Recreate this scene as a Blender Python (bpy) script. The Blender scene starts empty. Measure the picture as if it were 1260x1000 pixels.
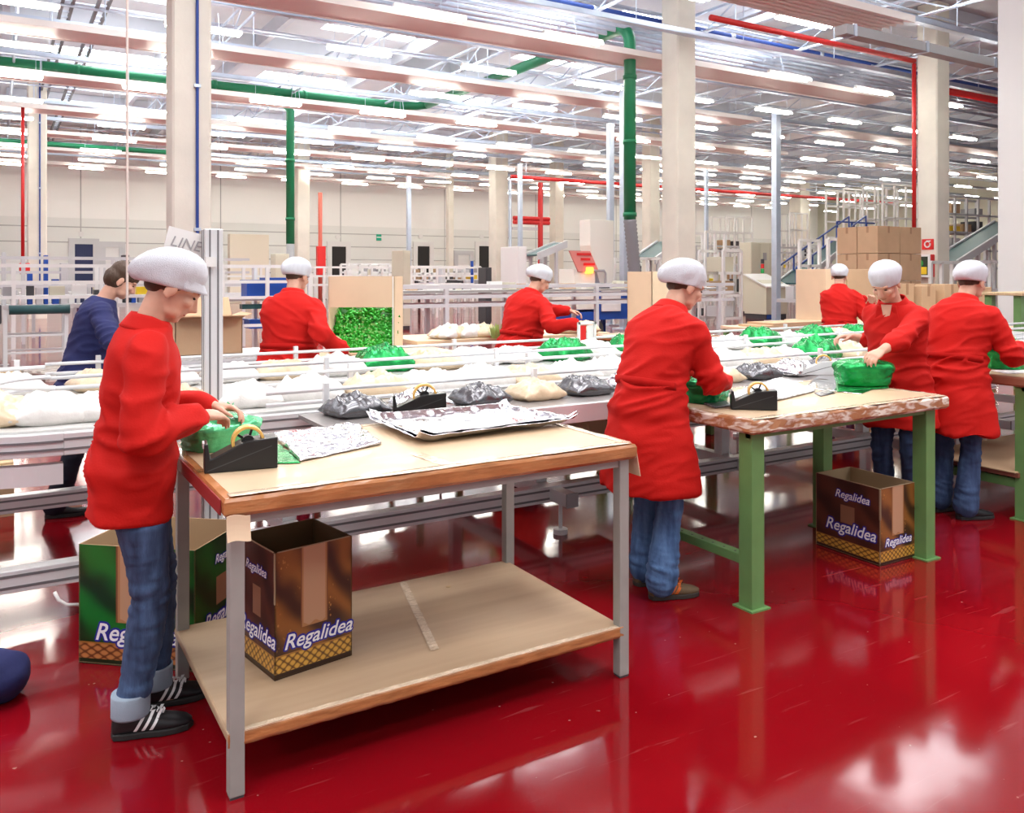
import bpy, bmesh, math, random
from mathutils import Vector, Matrix, noise, Quaternion

# ------------------------------------------------------------------ camera
F, HOR, EYE = 1042.0, 336.0, 1.6
YAW = math.radians(31.27)
SN, CS = math.sin(YAW), math.cos(YAW)
scene = bpy.context.scene
C = scene.collection
cam_data = bpy.data.cameras.new('camera')
cam = bpy.data.objects.new('camera', cam_data)
C.objects.link(cam)
cam.location = (0, 0, EYE)
cam.rotation_euler = (math.radians(90), 0, -YAW)
cam_data.sensor_width = 36
cam_data.lens = F / 1260 * 36
cam_data.shift_y = -(500 - HOR) / 1260
cam_data.clip_end = 300
scene.camera = cam

# ------------------------------------------------------------------ world, light, exposure
world = bpy.data.worlds.new('world')
scene.world = world
world.use_nodes = True
world.node_tree.nodes['Background'].inputs[0].default_value = (0.93, 0.97, 1.0, 1)
world.node_tree.nodes['Background'].inputs[1].default_value = 0.7
scene.view_settings.view_transform = 'Standard'
scene.view_settings.look = 'None'
scene.view_settings.exposure = -0.2
scene.view_settings.gamma = 1.0
SKY_EMIT = 10.0
TUBE_EMIT = 48.0

def area_light(name, loc, sx, sy, watts, col=(1, 1, 1), rot=(0, 0, 0)):
    l = bpy.data.lights.new(name, 'AREA')
    l.shape = 'RECTANGLE'; l.size = sx; l.size_y = sy; l.energy = watts; l.color = col
    o = bpy.data.objects.new(name, l); C.objects.link(o)
    o.location = loc; o.rotation_euler = rot
    return o

# area lamps added over camera and near benches, standing in for roof-window daylight
for k, (u, v) in enumerate([(-2.5, 0.5), (4.5, -1.0), (9.5, 3.0), (2.5, 6.5)]):
    area_light('daylight', (u, v, 8.6), 2.6, 2.2, 270, (1, 0.98, 0.95))

# ------------------------------------------------------------------ geometry helpers
def W(px, py, Y=None, z=None):
    """place in the hall of what stands at a point of the photograph, at view depth Y or height z"""
    if Y is None:
        Y = (EYE - z) * F / (py - HOR)
    X = (px - 630) / F * Y
    Z = EYE - (py - HOR) / F * Y if z is None else z
    return Vector((CS * X + SN * Y, -SN * X + CS * Y, Z))

def WV(px, py, v):
    t = (px - 630) / F
    Y = v / (CS - SN * t)
    return W(px, py, Y=Y)

OFF = {}

def link(o):
    C.objects.link(o); return o

def tag(o, label=None, cat=None, group=None, kind=None):
    if label: o['label'] = label
    if cat: o['category'] = cat
    if group: o['group'] = group
    if kind: o['kind'] = kind
    return o

def thing(name, label, cat, loc=(0, 0, 0), rz=0.0, group=None):
    o = bpy.data.objects.new(name, None)
    o.empty_display_size = 0.1
    link(o); o.location = loc; o.rotation_euler = (0, 0, rz)
    OFF[o] = Vector(loc)
    return tag(o, label, cat, group)

class MB:
    def __init__(s):
        s.v = []; s.f = []; s.m = []; s.cur = 0; s.uv = {}
    def add(s, vs, fs):
        b = len(s.v)
        s.v.extend([tuple(p) for p in vs])
        for f in fs:
            s.f.append(tuple(b + i for i in f)); s.m.append(s.cur)
        return s
    def box(s, c, d, rz=0.0, rot=None):
        hx, hy, hz = d[0] / 2, d[1] / 2, d[2] / 2
        M = rot if rot else Matrix.Rotation(rz, 3, 'Z')
        c = Vector(c)
        vs = [c + M @ Vector((x, y, z)) for x in (-hx, hx) for y in (-hy, hy) for z in (-hz, hz)]
        return s.add(vs, [(0, 1, 3, 2), (4, 6, 7, 5), (0, 4, 5, 1), (2, 3, 7, 6), (0, 2, 6, 4), (1, 5, 7, 3)])
    def bb(s, x0, y0, z0, x1, y1, z1):
        return s.box(((x0 + x1) / 2, (y0 + y1) / 2, (z0 + z1) / 2), (abs(x1 - x0), abs(y1 - y0), abs(z1 - z0)))
    def bar(s, a, b, w, h=None, up=(0, 0, 1)):
        a, b = Vector(a), Vector(b); h = h or w
        d = b - a; L = d.length; d.normalize()
        up = Vector(up)
        if abs(d.dot(up)) > 0.98: up = Vector((1, 0, 0))
        x = d.cross(up).normalized(); z = x.cross(d)
        M = Matrix((x, d, z)).transposed()
        return s.box((a + b) / 2, (w, L, h), rot=M)
    def tube(s, pts, r, n=10, cap=True):
        pts = [Vector(p) for p in pts]
        if not isinstance(r, (list, tuple)): r = [r] * len(pts)
        b = len(s.v); vs = []; fs = []
        ref = None
        for i, p in enumerate(pts):
            d = (pts[min(i + 1, len(pts) - 1)] - pts[max(i - 1, 0)]).normalized()
            if ref is None:
                ref = Vector((0, 0, 1)) if abs(d.z) < 0.9 else Vector((1, 0, 0))
            x = d.cross(ref).normalized(); y = x.cross(d).normalized(); ref = y
            for k in range(n):
                a = 2 * math.pi * k / n
                vs.append(p + (x * math.cos(a) + y * math.sin(a)) * r[i])
        for i in range(len(pts) - 1):
            for k in range(n):
                k2 = (k + 1) % n
                fs.append((i * n + k, i * n + k2, (i + 1) * n + k2, (i + 1) * n + k))
        if cap:
            fs.append(tuple(range(n))[::-1])
            fs.append(tuple((len(pts) - 1) * n + k for k in range(n)))
        return s.add(vs, fs)
    def loft(s, rings, n=24, cap=True, p=2.0):
        """rings of (centre, xvec, yvec)"""
        vs = []; fs = []
        for (c, x, y) in rings:
            c, x, y = Vector(c), Vector(x), Vector(y)
            for k in range(n):
                a = 2 * math.pi * k / n
                ca, sa = math.cos(a), math.sin(a)
                q = (abs(ca) ** p + abs(sa) ** p) ** (-1 / p)
                vs.append(c + x * ca * q + y * sa * q)
        m = len(rings)
        for i in range(m - 1):
            for k in range(n):
                k2 = (k + 1) % n
                fs.append((i * n + k, i * n + k2, (i + 1) * n + k2, (i + 1) * n + k))
        if cap:
            fs.append(tuple(range(n))[::-1]); fs.append(tuple((m - 1) * n + k for k in range(n)))
        return s.add(vs, fs)
    def ball(s, c, r, M=None, nu=16, nv=10):
        c = Vector(c); M = M or Matrix.Identity(3)
        if not isinstance(r, (tuple, list)): r = (r, r, r)
        vs = [c + M @ Vector((0, 0, r[2]))]
        for j in range(1, nv):
            t = math.pi * j / nv
            for k in range(nu):
                a = 2 * math.pi * k / nu
                vs.append(c + M @ Vector((r[0] * math.sin(t) * math.cos(a), r[1] * math.sin(t) * math.sin(a), r[2] * math.cos(t))))
        vs.append(c + M @ Vector((0, 0, -r[2])))
        fs = [(0, 1 + k, 1 + (k + 1) % nu) for k in range(nu)]
        for j in range(nv - 2):
            for k in range(nu):
                a, b2 = 1 + j * nu + k, 1 + j * nu + (k + 1) % nu
                fs.append((a, a + nu, b2 + nu, b2))
        L = len(vs) - 1; o = 1 + (nv - 2) * nu
        fs += [(L, o + (k + 1) % nu, o + k) for k in range(nu)]
        return s.add(vs, fs)
    def grid(s, fn, nx, ny, closed=False):
        vs = [fn(i / nx, j / ny) for j in range(ny + 1) for i in range(nx + 1)]
        fs = [(j * (nx + 1) + i, j * (nx + 1) + i + 1, (j + 1) * (nx + 1) + i + 1, (j + 1) * (nx + 1) + i) for j in range(ny) for i in range(nx)]
        return s.add(vs, fs)
    def prism(s, poly, axis_pts):
        """poly: list of 3D points, extruded by vector"""
        e = Vector(axis_pts); n = len(poly)
        vs = [Vector(p) for p in poly] + [Vector(p) + e for p in poly]
        fs = [tuple(range(n))[::-1], tuple(range(n, 2 * n))] + [(i, (i + 1) % n, n + (i + 1) % n, n + i) for i in range(n)]
        return s.add(vs, fs)
    def mesh(s, name, off):
        me = bpy.data.meshes.new(name)
        me.from_pydata([(x - off[0], y - off[1], z - off[2]) for x, y, z in s.v], [], s.f)
        for i, p in enumerate(me.polygons): p.material_index = s.m[i]
        bm = bmesh.new(); bm.from_mesh(me)
        bmesh.ops.recalc_face_normals(bm, faces=bm.faces); bm.to_mesh(me); bm.free()
        return me
    def build(s, name, mats, parent=None, smooth=False, bevel=0.0, solid=0.0, label=None, cat=None, group=None, kind=None, seg=2):
        if not isinstance(mats, (list, tuple)): mats = [mats]
        if parent is not None:
            off = OFF[parent]
        else:
            xs = [p[0] for p in s.v]; ys = [p[1] for p in s.v]; zs = [p[2] for p in s.v]
            off = Vector(((min(xs) + max(xs)) / 2, (min(ys) + max(ys)) / 2, min(zs)))
        me = s.mesh(name, off)
        for m in mats: me.materials.append(m)
        if smooth:
            for p in me.polygons: p.use_smooth = True
        o = bpy.data.objects.new(name, me); link(o)
        if parent is not None:
            o.parent = parent
        else:
            o.location = off
        OFF[o] = off
        if solid:
            md = o.modifiers.new('solid', 'SOLIDIFY'); md.thickness = solid; md.offset = 0
        if bevel:
            md = o.modifiers.new('bevel', 'BEVEL'); md.width = bevel; md.segments = seg; md.limit_method = 'ANGLE'
            md.angle_limit = math.radians(40)
        if kind: o['kind'] = kind
        tag(o, label, cat, group)
        return o

def copy_tree(o, parent=None):
    c = o.copy(); C.objects.link(c); c.parent = parent
    OFF[c] = OFF.get(o, Vector())
    for ch in list(o.children): copy_tree(ch, c)
    return c

def baked(mb, name, mats, parent, voxel, smooth_it=4, displace=None, fac=0.5, label=None):
    """melt overlapping closed pieces of one body or garment into one continuous skin"""
    off = OFF[parent] if parent is not None else Vector()
    me0 = mb.mesh(name, off)
    tmp = bpy.data.objects.new('tmp', me0); C.objects.link(tmp)
    md = tmp.modifiers.new('r', 'REMESH'); md.mode = 'VOXEL'; md.voxel_size = voxel; md.use_smooth_shade = True
    if smooth_it:
        sm = tmp.modifiers.new('s', 'SMOOTH'); sm.factor = fac; sm.iterations = smooth_it
    dg = bpy.context.evaluated_depsgraph_get(); dg.update()
    me = bpy.data.meshes.new_from_object(tmp.evaluated_get(dg))
    bpy.data.objects.remove(tmp)
    if displace:
        ns = [v.normal.copy() for v in me.vertices]
        for v, nn in zip(me.vertices, ns):
            v.co = v.co + nn * displace(v.co, nn)
    me.materials.clear()
    for m in (mats if isinstance(mats, (list, tuple)) else [mats]): me.materials.append(m)
    for p in me.polygons: p.use_smooth = True
    me.name = name
    o = bpy.data.objects.new(name, me); C.objects.link(o); o.parent = parent
    OFF[o] = off
    if label: o['label'] = label
    return o

ORD = ['first', 'second', 'third', 'fourth', 'fifth', 'sixth', 'seventh', 'eighth', 'ninth', 'tenth', 'eleventh', 'twelfth',
       'thirteenth', 'fourteenth', 'fifteenth', 'sixteenth', 'seventeenth', 'eighteenth', 'nineteenth', 'twentieth']
ORD += ['twenty-' + x for x in ORD[:9]] + ['thirtieth'] + ['thirty-' + x for x in ORD[:9]] + ['fortieth']

# ------------------------------------------------------------------ materials
MATS = {}
def mat(name, col, rough=0.5, metal=0.0, emit=None, estr=0.0, bump=0.0, bscale=60.0, vary=0.0, vscale=5.0, stretch=(1, 1, 1), coat=0.0, spec=0.5, rvar=0.0, sheen=0.0, trans=0.0, ior=1.45):
    if name in MATS: return MATS[name]
    m = bpy.data.materials.new(name); m.use_nodes = True
    nt = m.node_tree; b = nt.nodes['Principled BSDF']
    b.inputs['Base Color'].default_value = (*col, 1)
    b.inputs['Roughness'].default_value = rough
    b.inputs['Metallic'].default_value = metal
    b.inputs['Coat Weight'].default_value = coat
    b.inputs['Specular IOR Level'].default_value = spec
    b.inputs['Sheen Weight'].default_value = sheen
    b.inputs['Transmission Weight'].default_value = trans
    b.inputs['IOR'].default_value = ior
    if emit:
        b.inputs['Emission Color'].default_value = (*emit, 1); b.inputs['Emission Strength'].default_value = estr
    if bump or vary or rvar:
        tc = nt.nodes.new('ShaderNodeTexCoord'); mp = nt.nodes.new('ShaderNodeMapping')
        mp.inputs['Scale'].default_value = stretch
        nt.links.new(tc.outputs['Object'], mp.inputs[0])
        if vary or rvar:
            nz = nt.nodes.new('ShaderNodeTexNoise'); nz.inputs['Scale'].default_value = vscale; nz.inputs['Detail'].default_value = 5
            nt.links.new(mp.outputs[0], nz.inputs['Vector'])
            if vary:
                r = nt.nodes.new('ShaderNodeMapRange'); r.inputs[1].default_value = 0.3; r.inputs[2].default_value = 0.7
                r.inputs[3].default_value = 1 - vary; r.inputs[4].default_value = 1 + vary
                mx = nt.nodes.new('ShaderNodeVectorMath'); mx.operation = 'SCALE'; mx.inputs[0].default_value = col
                nt.links.new(nz.outputs[0], r.inputs[0]); nt.links.new(r.outputs[0], mx.inputs['Scale'])
                nt.links.new(mx.outputs[0], b.inputs['Base Color'])
            if rvar:
                r = nt.nodes.new('ShaderNodeMapRange'); r.inputs[1].default_value = 0.3; r.inputs[2].default_value = 0.7
                r.inputs[3].default_value = max(0.02, rough - rvar); r.inputs[4].default_value = rough + rvar
                nt.links.new(nz.outputs[0], r.inputs[0]); nt.links.new(r.outputs[0], b.inputs['Roughness'])
        if bump:
            n2 = nt.nodes.new('ShaderNodeTexNoise'); n2.inputs['Scale'].default_value = bscale; n2.inputs['Detail'].default_value = 4
            bp = nt.nodes.new('ShaderNodeBump'); bp.inputs['Strength'].default_value = bump; bp.inputs['Distance'].default_value = 0.01
            nt.links.new(mp.outputs[0], n2.inputs['Vector']); nt.links.new(n2.outputs[0], bp.inputs['Height'])
            nt.links.new(bp.outputs[0], b.inputs['Normal'])
    MATS[name] = m
    return m

class NG:
    """small node-graph writer"""
    def __init__(s, name, rough=0.5, metal=0.0, coat=0.0):
        s.m = bpy.data.materials.new(name); s.m.use_nodes = True; s.nt = s.m.node_tree
        s.b = s.nt.nodes['Principled BSDF']; s.b.inputs['Roughness'].default_value = rough; s.b.inputs['Metallic'].default_value = metal
        s.b.inputs['Coat Weight'].default_value = coat
        MATS[name] = s.m
    def node(s, t, **k):
        n = s.nt.nodes.new(t)
        for a, b in k.items(): setattr(n, a, b)
        return n
    def put(s, sock, v):
        if isinstance(v, bpy.types.NodeSocket): s.nt.links.new(v, sock)
        elif v is not None: sock.default_value = v
    def math(s, op, a, b=None, c=None):
        n = s.node('ShaderNodeMath', operation=op)
        s.put(n.inputs[0], a); s.put(n.inputs[1], b)
        if c is not None: s.put(n.inputs[2], c)
        return n.outputs[0]
    def mix(s, f, a, b):
        n = s.node('ShaderNodeMix', data_type='RGBA')
        s.put(n.inputs[0], f)
        s.put(n.inputs[6], (*a, 1) if isinstance(a, tuple) else a); s.put(n.inputs[7], (*b, 1) if isinstance(b, tuple) else b)
        return n.outputs[2]
    def noise(s, vec, scale, detail=3, dist=0.0):
        n = s.node('ShaderNodeTexNoise'); n.inputs['Scale'].default_value = scale; n.inputs['Detail'].default_value = detail
        n.inputs['Distortion'].default_value = dist
        s.put(n.inputs['Vector'], vec); return n.outputs[0]
    def ramp(s, x, a, b):
        n = s.node('ShaderNodeMapRange'); s.put(n.inputs[0], x); n.inputs[1].default_value = a; n.inputs[2].default_value = b
        return n.outputs[0]
    def map(s, vec, scale=(1, 1, 1), rot=(0, 0, 0)):
        n = s.node('ShaderNodeMapping'); n.inputs['Scale'].default_value = scale; n.inputs['Rotation'].default_value = rot
        s.put(n.inputs[0], vec); return n.outputs[0]
    def coord(s, which='Object'):
        return s.node('ShaderNodeTexCoord').outputs[which]
    def sep(s, vec):
        n = s.node('ShaderNodeSeparateXYZ'); s.put(n.inputs[0], vec); return n.outputs
    def bump(s, h, strength=0.3, dist=0.01):
        n = s.node('ShaderNodeBump'); n.inputs['Strength'].default_value = strength; n.inputs['Distance'].default_value = dist
        s.put(n.inputs['Height'], h); s.nt.links.new(n.outputs[0], s.b.inputs['Normal'])
    def color(s, c): s.put(s.b.inputs['Base Color'], c)

# red epoxy floor
g = NG('red epoxy floor', 0.14)
co = g.coord('Object')
n1 = g.ramp(g.noise(co, 0.35, 4), 0.35, 0.7)
c1 = g.mix(n1, (0.215, 0.0025, 0.007), (0.17, 0.002, 0.005))
scr = g.ramp(g.noise(g.map(co, (1, 12, 1), (0, 0, 0.5)), 3.0, 6, 0.6), 0.66, 0.74)
c2 = g.mix(g.math('MULTIPLY', scr, 0.12), c1, (0.5, 0.2, 0.2))
spk = g.ramp(g.noise(co, 38, 1), 0.80, 0.82)
c2 = g.mix(g.math('MULTIPLY', spk, 0.4), c2, (0.5, 0.35, 0.3))
g.color(c2)
g.put(g.b.inputs['Roughness'], g.math('MULTIPLY_ADD', g.noise(co, 1.2, 5), 0.10, 0.04))
g.bump(g.noise(co, 2.2, 3), 0.10, 0.012)
M_FLOOR = g.m

M_CONC = mat('pale concrete', (0.72, 0.69, 0.60), 0.85, bump=0.15, bscale=25, vary=0.08, vscale=1.2)
M_CONC2 = mat('roof concrete', (0.66, 0.70, 0.76), 0.85, vary=0.1, vscale=0.6)
M_DECK = mat('roof deck', (0.72, 0.74, 0.77), 0.75, vary=0.08, vscale=0.5)
M_WHITEPANEL = mat('radiant panel white', (0.82, 0.76, 0.73), 0.45)
M_GALV = mat('galvanised steel', (0.56, 0.63, 0.74), 0.35, 0.7, vary=0.08, vscale=3)
M_ALU = mat('aluminium profile', (0.78, 0.79, 0.80), 0.34, 0.35, vary=0.04)
M_ALUD = mat('aluminium dark slot', (0.22, 0.22, 0.23), 0.5, 0.6)
M_STEEL = mat('grey painted steel', (0.36, 0.37, 0.34), 0.45, 0.2, vary=0.08, vscale=8)
M_GREENP = mat('green painted steel', (0.13, 0.27, 0.09), 0.42, 0.0, vary=0.08, vscale=8)
M_GREENPIPE = mat('green duct pipe', (0.01, 0.20, 0.085), 0.35)
M_REDP = mat('red pipe paint', (0.55, 0.02, 0.02), 0.4)
M_BLUEP = mat('blue pipe paint', (0.02, 0.06, 0.28), 0.4)
M_CARD = mat('cardboard', (0.56, 0.38, 0.23), 0.8, bump=0.08, bscale=40, vary=0.06, vscale=3)
M_CARDL = mat('light cardboard', (0.74, 0.56, 0.38), 0.8, vary=0.05, vscale=3)
M_CARDIN = mat('cardboard inside', (0.42, 0.28, 0.16), 0.85, vary=0.05)
M_TAPE = mat('brown packing tape', (0.42, 0.17, 0.06), 0.25, vary=0.22, vscale=9, stretch=(1, 1, 4), bump=0.25, bscale=22, coat=0.3)
M_CLEAR = mat('clear plastic tape', (0.70, 0.56, 0.40), 0.16, bump=0.9, bscale=45, vary=0.12, vscale=20, coat=0.5)
M_BLACK = mat('black plastic', (0.012, 0.012, 0.013), 0.35)
M_DARK = mat('dark grey', (0.05, 0.05, 0.055), 0.5)
M_TEAL = mat('dark teal belt', (0.015, 0.07, 0.075), 0.4)
M_WHITE = mat('white paint', (0.80, 0.80, 0.78), 0.4)
M_BEIGE = mat('beige cabinet paint', (0.62, 0.59, 0.46), 0.45)
M_BLUE = mat('machine blue', (0.01, 0.07, 0.38), 0.4)
M_YELLOW = mat('yellow paint', (0.85, 0.60, 0.02), 0.4)
M_RED = mat('signal red', (0.65, 0.015, 0.015), 0.4)
M_GREY = mat('mid grey', (0.35, 0.35, 0.36), 0.5)
M_LGREY = mat('light grey', (0.60, 0.61, 0.62), 0.45)
M_WOOD = mat('pallet wood', (0.52, 0.38, 0.22), 0.8, bump=0.2, bscale=20, vary=0.15, vscale=6, stretch=(1, 8, 1))
M_COAT = mat('red cotton coat', (0.50, 0.009, 0.006), 0.82, bump=0.12, bscale=120, vary=0.06, vscale=4, spec=0.25)
M_COATSEAM = mat('red coat seam', (0.42, 0.007, 0.005), 0.85, spec=0.2)
M_CAP = mat('white hair cap', (0.62, 0.64, 0.69), 0.85, bump=0.5, bscale=220, stretch=(2, 2, 1))
M_SKIN = mat('skin', (0.62, 0.34, 0.24), 0.5, vary=0.06, vscale=20)
M_HAIR = mat('dark brown hair', (0.06, 0.03, 0.015), 0.5, bump=0.5, bscale=90, stretch=(1, 1, 0.2))
M_NAVY = mat('navy work cloth', (0.012, 0.016, 0.085), 0.85, vary=0.15, vscale=6, bump=0.2, bscale=40)
M_NAVYD = mat('dark navy trousers', (0.008, 0.010, 0.022), 0.85)
M_FOIL = mat('silver foil', (0.90, 0.91, 0.94), 0.14, 1.0, bump=0.35, bscale=12)
M_FOILD = mat('dark foil', (0.15, 0.15, 0.16), 0.25, 0.8)
M_GFOIL = mat('green foil', (0.012, 0.30, 0.07), 0.27, 0.6, bump=1.0, bscale=24, vary=0.25, vscale=16)
M_PRODUCT = mat('white film package', (0.66, 0.64, 0.61), 0.3, bump=0.5, bscale=22, coat=0.4, vary=0.06, vscale=14)
M_CREAM = mat('cream film package', (0.62, 0.48, 0.32), 0.3, bump=0.5, bscale=22, coat=0.3, vary=0.08, vscale=14)
M_CANDY = mat('green wrapped sweets', (0.03, 0.42, 0.03), 0.25, 0.3, coat=0.4)
M_CANDYL = mat('pale green twist', (0.35, 0.70, 0.25), 0.3, 0.2, coat=0.4)
M_TUBE = mat('lamp tube', (1, 1, 1), 0.4, emit=(1.0, 0.97, 0.86), estr=TUBE_EMIT)
M_SKYL = mat('roof window daylight', (1, 1, 1), 0.4, emit=(0.95, 0.98, 1.0), estr=SKY_EMIT)
M_AMBER = mat('amber lamp', (1, 0.3, 0.05), 0.4, emit=(1.0, 0.25, 0.02), estr=8)
M_TAPEROLL = mat('tape roll amber', (0.75, 0.45, 0.12), 0.3)
M_INK = mat('blue print ink', (0.02, 0.02, 0.30), 0.5)
M_INKW = mat('white print ink', (0.85, 0.85, 0.88), 0.5)

def denim(name, dark, light, sc=1.0):
    g = NG(name, 0.85)
    co = g.coord('Object')
    n = g.ramp(g.noise(g.map(co, (14, 14, 2.5)), 1.5 * sc, 5), 0.3, 0.75)
    fine = g.noise(g.map(co, (1, 1, 0.15)), 260, 2)
    f = g.math('MULTIPLY', n, g.math('ADD', g.math('MULTIPLY', fine, 0.7), 0.6))
    g.color(g.mix(f, dark, light)); g.bump(fine, 0.2, 0.003)
    return g.m
M_DENIM = denim('washed denim', (0.008, 0.018, 0.055), (0.075, 0.14, 0.28))
M_DENIM2 = denim('mid blue denim', (0.02, 0.055, 0.15), (0.12, 0.24, 0.46))
M_DENIM3 = denim('dark denim', (0.012, 0.028, 0.085), (0.06, 0.11, 0.23))
M_CUFF = mat('pale denim cuff', (0.30, 0.38, 0.46), 0.9, bump=0.2, bscale=200)

def wall_mat():
    g = NG('hall wall panels', 0.8)
    co = g.coord('Object'); x, y, z = g.sep(co)
    low = g.math('LESS_THAN', z, 4.5)
    fr = g.math('FRACT', g.math('MULTIPLY', z, 1.25))
    line = g.math('MULTIPLY', g.math('LESS_THAN', fr, 0.07), low)
    fx = g.math('FRACT', g.math('MULTIPLY', x, 0.14))
    vl = g.math('LESS_THAN', fx, 0.008)
    base = g.mix(low, (0.93, 0.94, 0.90), (0.82, 0.84, 0.80))
    c = g.mix(g.math('MAXIMUM', line, vl), base, (0.45, 0.46, 0.44))
    g.color(c); return g.m
M_WALL = wall_mat()
# ================================================================== THE HALL
U0, U1, V0, V1 = -26.0, 62.0, -10.0, 50.0
ROOF = 9.3
MB().bb(U0, V0, -0.15, U1, V1, 0).build('floor', M_FLOOR, kind='structure')
MB().bb(U0, V1, 0, U1, V1 + 0.3, ROOF).build('wall_back', M_WALL, kind='structure')
MB().bb(U1, V0, 0, U1 + 0.3, V1, ROOF).build('wall_right', mat('side wall paint', (0.62, 0.62, 0.50), 0.8), kind='structure')
MB().bb(U0 - 0.3, V0, 0, U0, V1, ROOF).build('wall_left', M_WHITE, kind='structure')

# roof deck with openings filled by daylight panes
SU, SV, SW, SD = 7.0, 4.4, 3.0, 2.3          # spacing and size of roof windows
us = [3.2 + SU * i for i in range(-3, 9)]
vs_ = [-6.0 + SV * j for j in range(0, 13)]
deck = MB()
prev = U0
for u in us:
    if u - SW / 2 < U0: continue
    deck.bb(prev, V0, ROOF, u - SW / 2, V1, ROOF + 0.2); prev = u + SW / 2
deck.bb(prev, V0, ROOF, U1, V1, ROOF + 0.2)
for u in us:
    if u - SW / 2 < U0: continue
    pv = V0
    for v in vs_:
        if v + SD / 2 > V1 or v > 38 or u > 19: continue
        deck.bb(u - SW / 2, pv, ROOF, u + SW / 2, v - SD / 2, ROOF + 0.2); pv = v + SD / 2
    deck.bb(u - SW / 2, pv, ROOF, u + SW / 2, V1, ROOF + 0.2)
deck.build('ceiling', M_DECK, kind='structure')
n_w = 0
pane0 = None
for u in us:
    if u - SW / 2 < U0: continue
    for v in vs_:
        if v + SD / 2 > V1: continue
        if v > 38 or u > 19: continue
        n_w += 1
        if pane0 is None:
            pane0 = MB().bb(u - SW / 2, v - SD / 2, ROOF + 0.02, u + SW / 2, v + SD / 2, ROOF + 0.06).build('window_1', M_SKYL, kind='structure')
            base = Vector((u, v))
        else:
            c = pane0.copy(); C.objects.link(c); c.name = 'window_%d' % n_w
            c.location = (u, v, ROOF + 0.02)

# ribs of the roof
k = 0
for i in range(-8, 26):
    u = -0.3 + 2.333 * i + 0.5
    if u < U0 + 0.2 or u > U1 - 0.2: continue
    if min(abs(u - a) for a in us) < SW / 2 + 0.05: continue
    k += 1
    MB().bb(u - 0.09, V0, ROOF - 0.45, u + 0.09, V1, ROOF).build('trim_%d' % k, M_CONC2, kind='structure')
for v in (1.0, 14.6, 27.8, 41.0):
    k += 1
    MB().bb(U0, v - 0.25, ROOF - 0.75, U1, v + 0.25, ROOF - 0.02).build('trim_%d' % k, M_CONC2, kind='structure')

# pillars: px of the near corner, depth, side
RUNS = [(q - 0.1, q + 0.1) for q in [11.6 + 3.43 * j for j in range(11)]] + [(q - 0.06 + d, q + 0.06 + d) for q in [11.6 + 3.43 * j for j in range(11)] for d in (1.02, 1.9)] + [(q - 0.53, q + 0.53) for q in (10.75, 16.45, 21.15, 26.3, 31.5, 36.9, 41.6, 47.0)]
def pillar(px, Y, s, label, pipe=None):
    for k in range(60):                       # stand clear of the rows hung from the roof
        Yk = Y + (k + 1) // 2 * 0.06 * (1 if k % 2 else -1)
        p = W(px, HOR, Y=Yk); u, v = p.x, p.y
        if not any(a < v + s and b > v for a, b in RUNS): break
    t = thing('concrete_pillar', label, 'pillar', (u + s / 2, v + s / 2, 0))
    mb = MB()
    c = 0.035
    poly = [(u + c, v), (u + s - c, v), (u + s, v + c), (u + s, v + s - c), (u + s - c, v + s), (u + c, v + s), (u, v + s - c), (u, v + c)]
    mb.prism([(a, b, 0) for a, b in poly], (0, 0, ROOF - 0.3))
    mb.build('shaft', M_CONC, t)
    if pipe:
        q = MB(); q.tube([(u + s * 0.62, v - 0.035, 0.4), (u + s * 0.62, v - 0.035, ROOF - 0.5)], 0.025, 8)
        q.build('conduit', pipe, t)
        for z in (2.3, 4.6, 6.9):
            MB().box((u + s * 0.62, v - 0.03, z), (0.10, 0.06, 0.05)).build('clamp', M_GALV, t)
    return t, u, v
colA, cau, cav = pillar(212, 13.4, 0.6, 'pale concrete pillar with a blue conduit, behind the sign post at left', M_BLUEP)
colB, cbu, cbv = pillar(834, 20.4, 0.6, 'bare concrete pillar rising behind the woman in the centre')
colC, ccu, ccv = pillar(1153, 23.0, 0.6, 'concrete pillar carrying the red fire hose box')
pillar(34, 29.5, 0.6, 'concrete pillar beside the thin red standpipe at far left', M_BLUEP)
pillar(366, 42.0, 0.65, 'distant concrete pillar just right of the green drop pipe')
pillar(610, 44.0, 0.75, 'distant concrete pillar left of the red valve pipes')
pillar(552, 49.0, 0.35, 'slim grey pillar on the back wall between two dark doorways')
pillar(683, 47.0, 0.6, 'concrete pillar against the back wall behind the red valve pipes')
pillar(800, 40.0, 0.6, 'distant pillar half hidden by the tall central pillar')
pillar(985, 58.0, 1.0, 'most distant pillar, far right of the hall')

# white partition at the right edge
p = W(1228, HOR, Y=15.0)
MB().bb(p.x, p.y - 3.5, 0, p.x + 3.0, p.y, ROOF - 0.4).build('wall_partition', mat('partition white', (0.70, 0.71, 0.70), 0.6), kind='structure')

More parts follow.
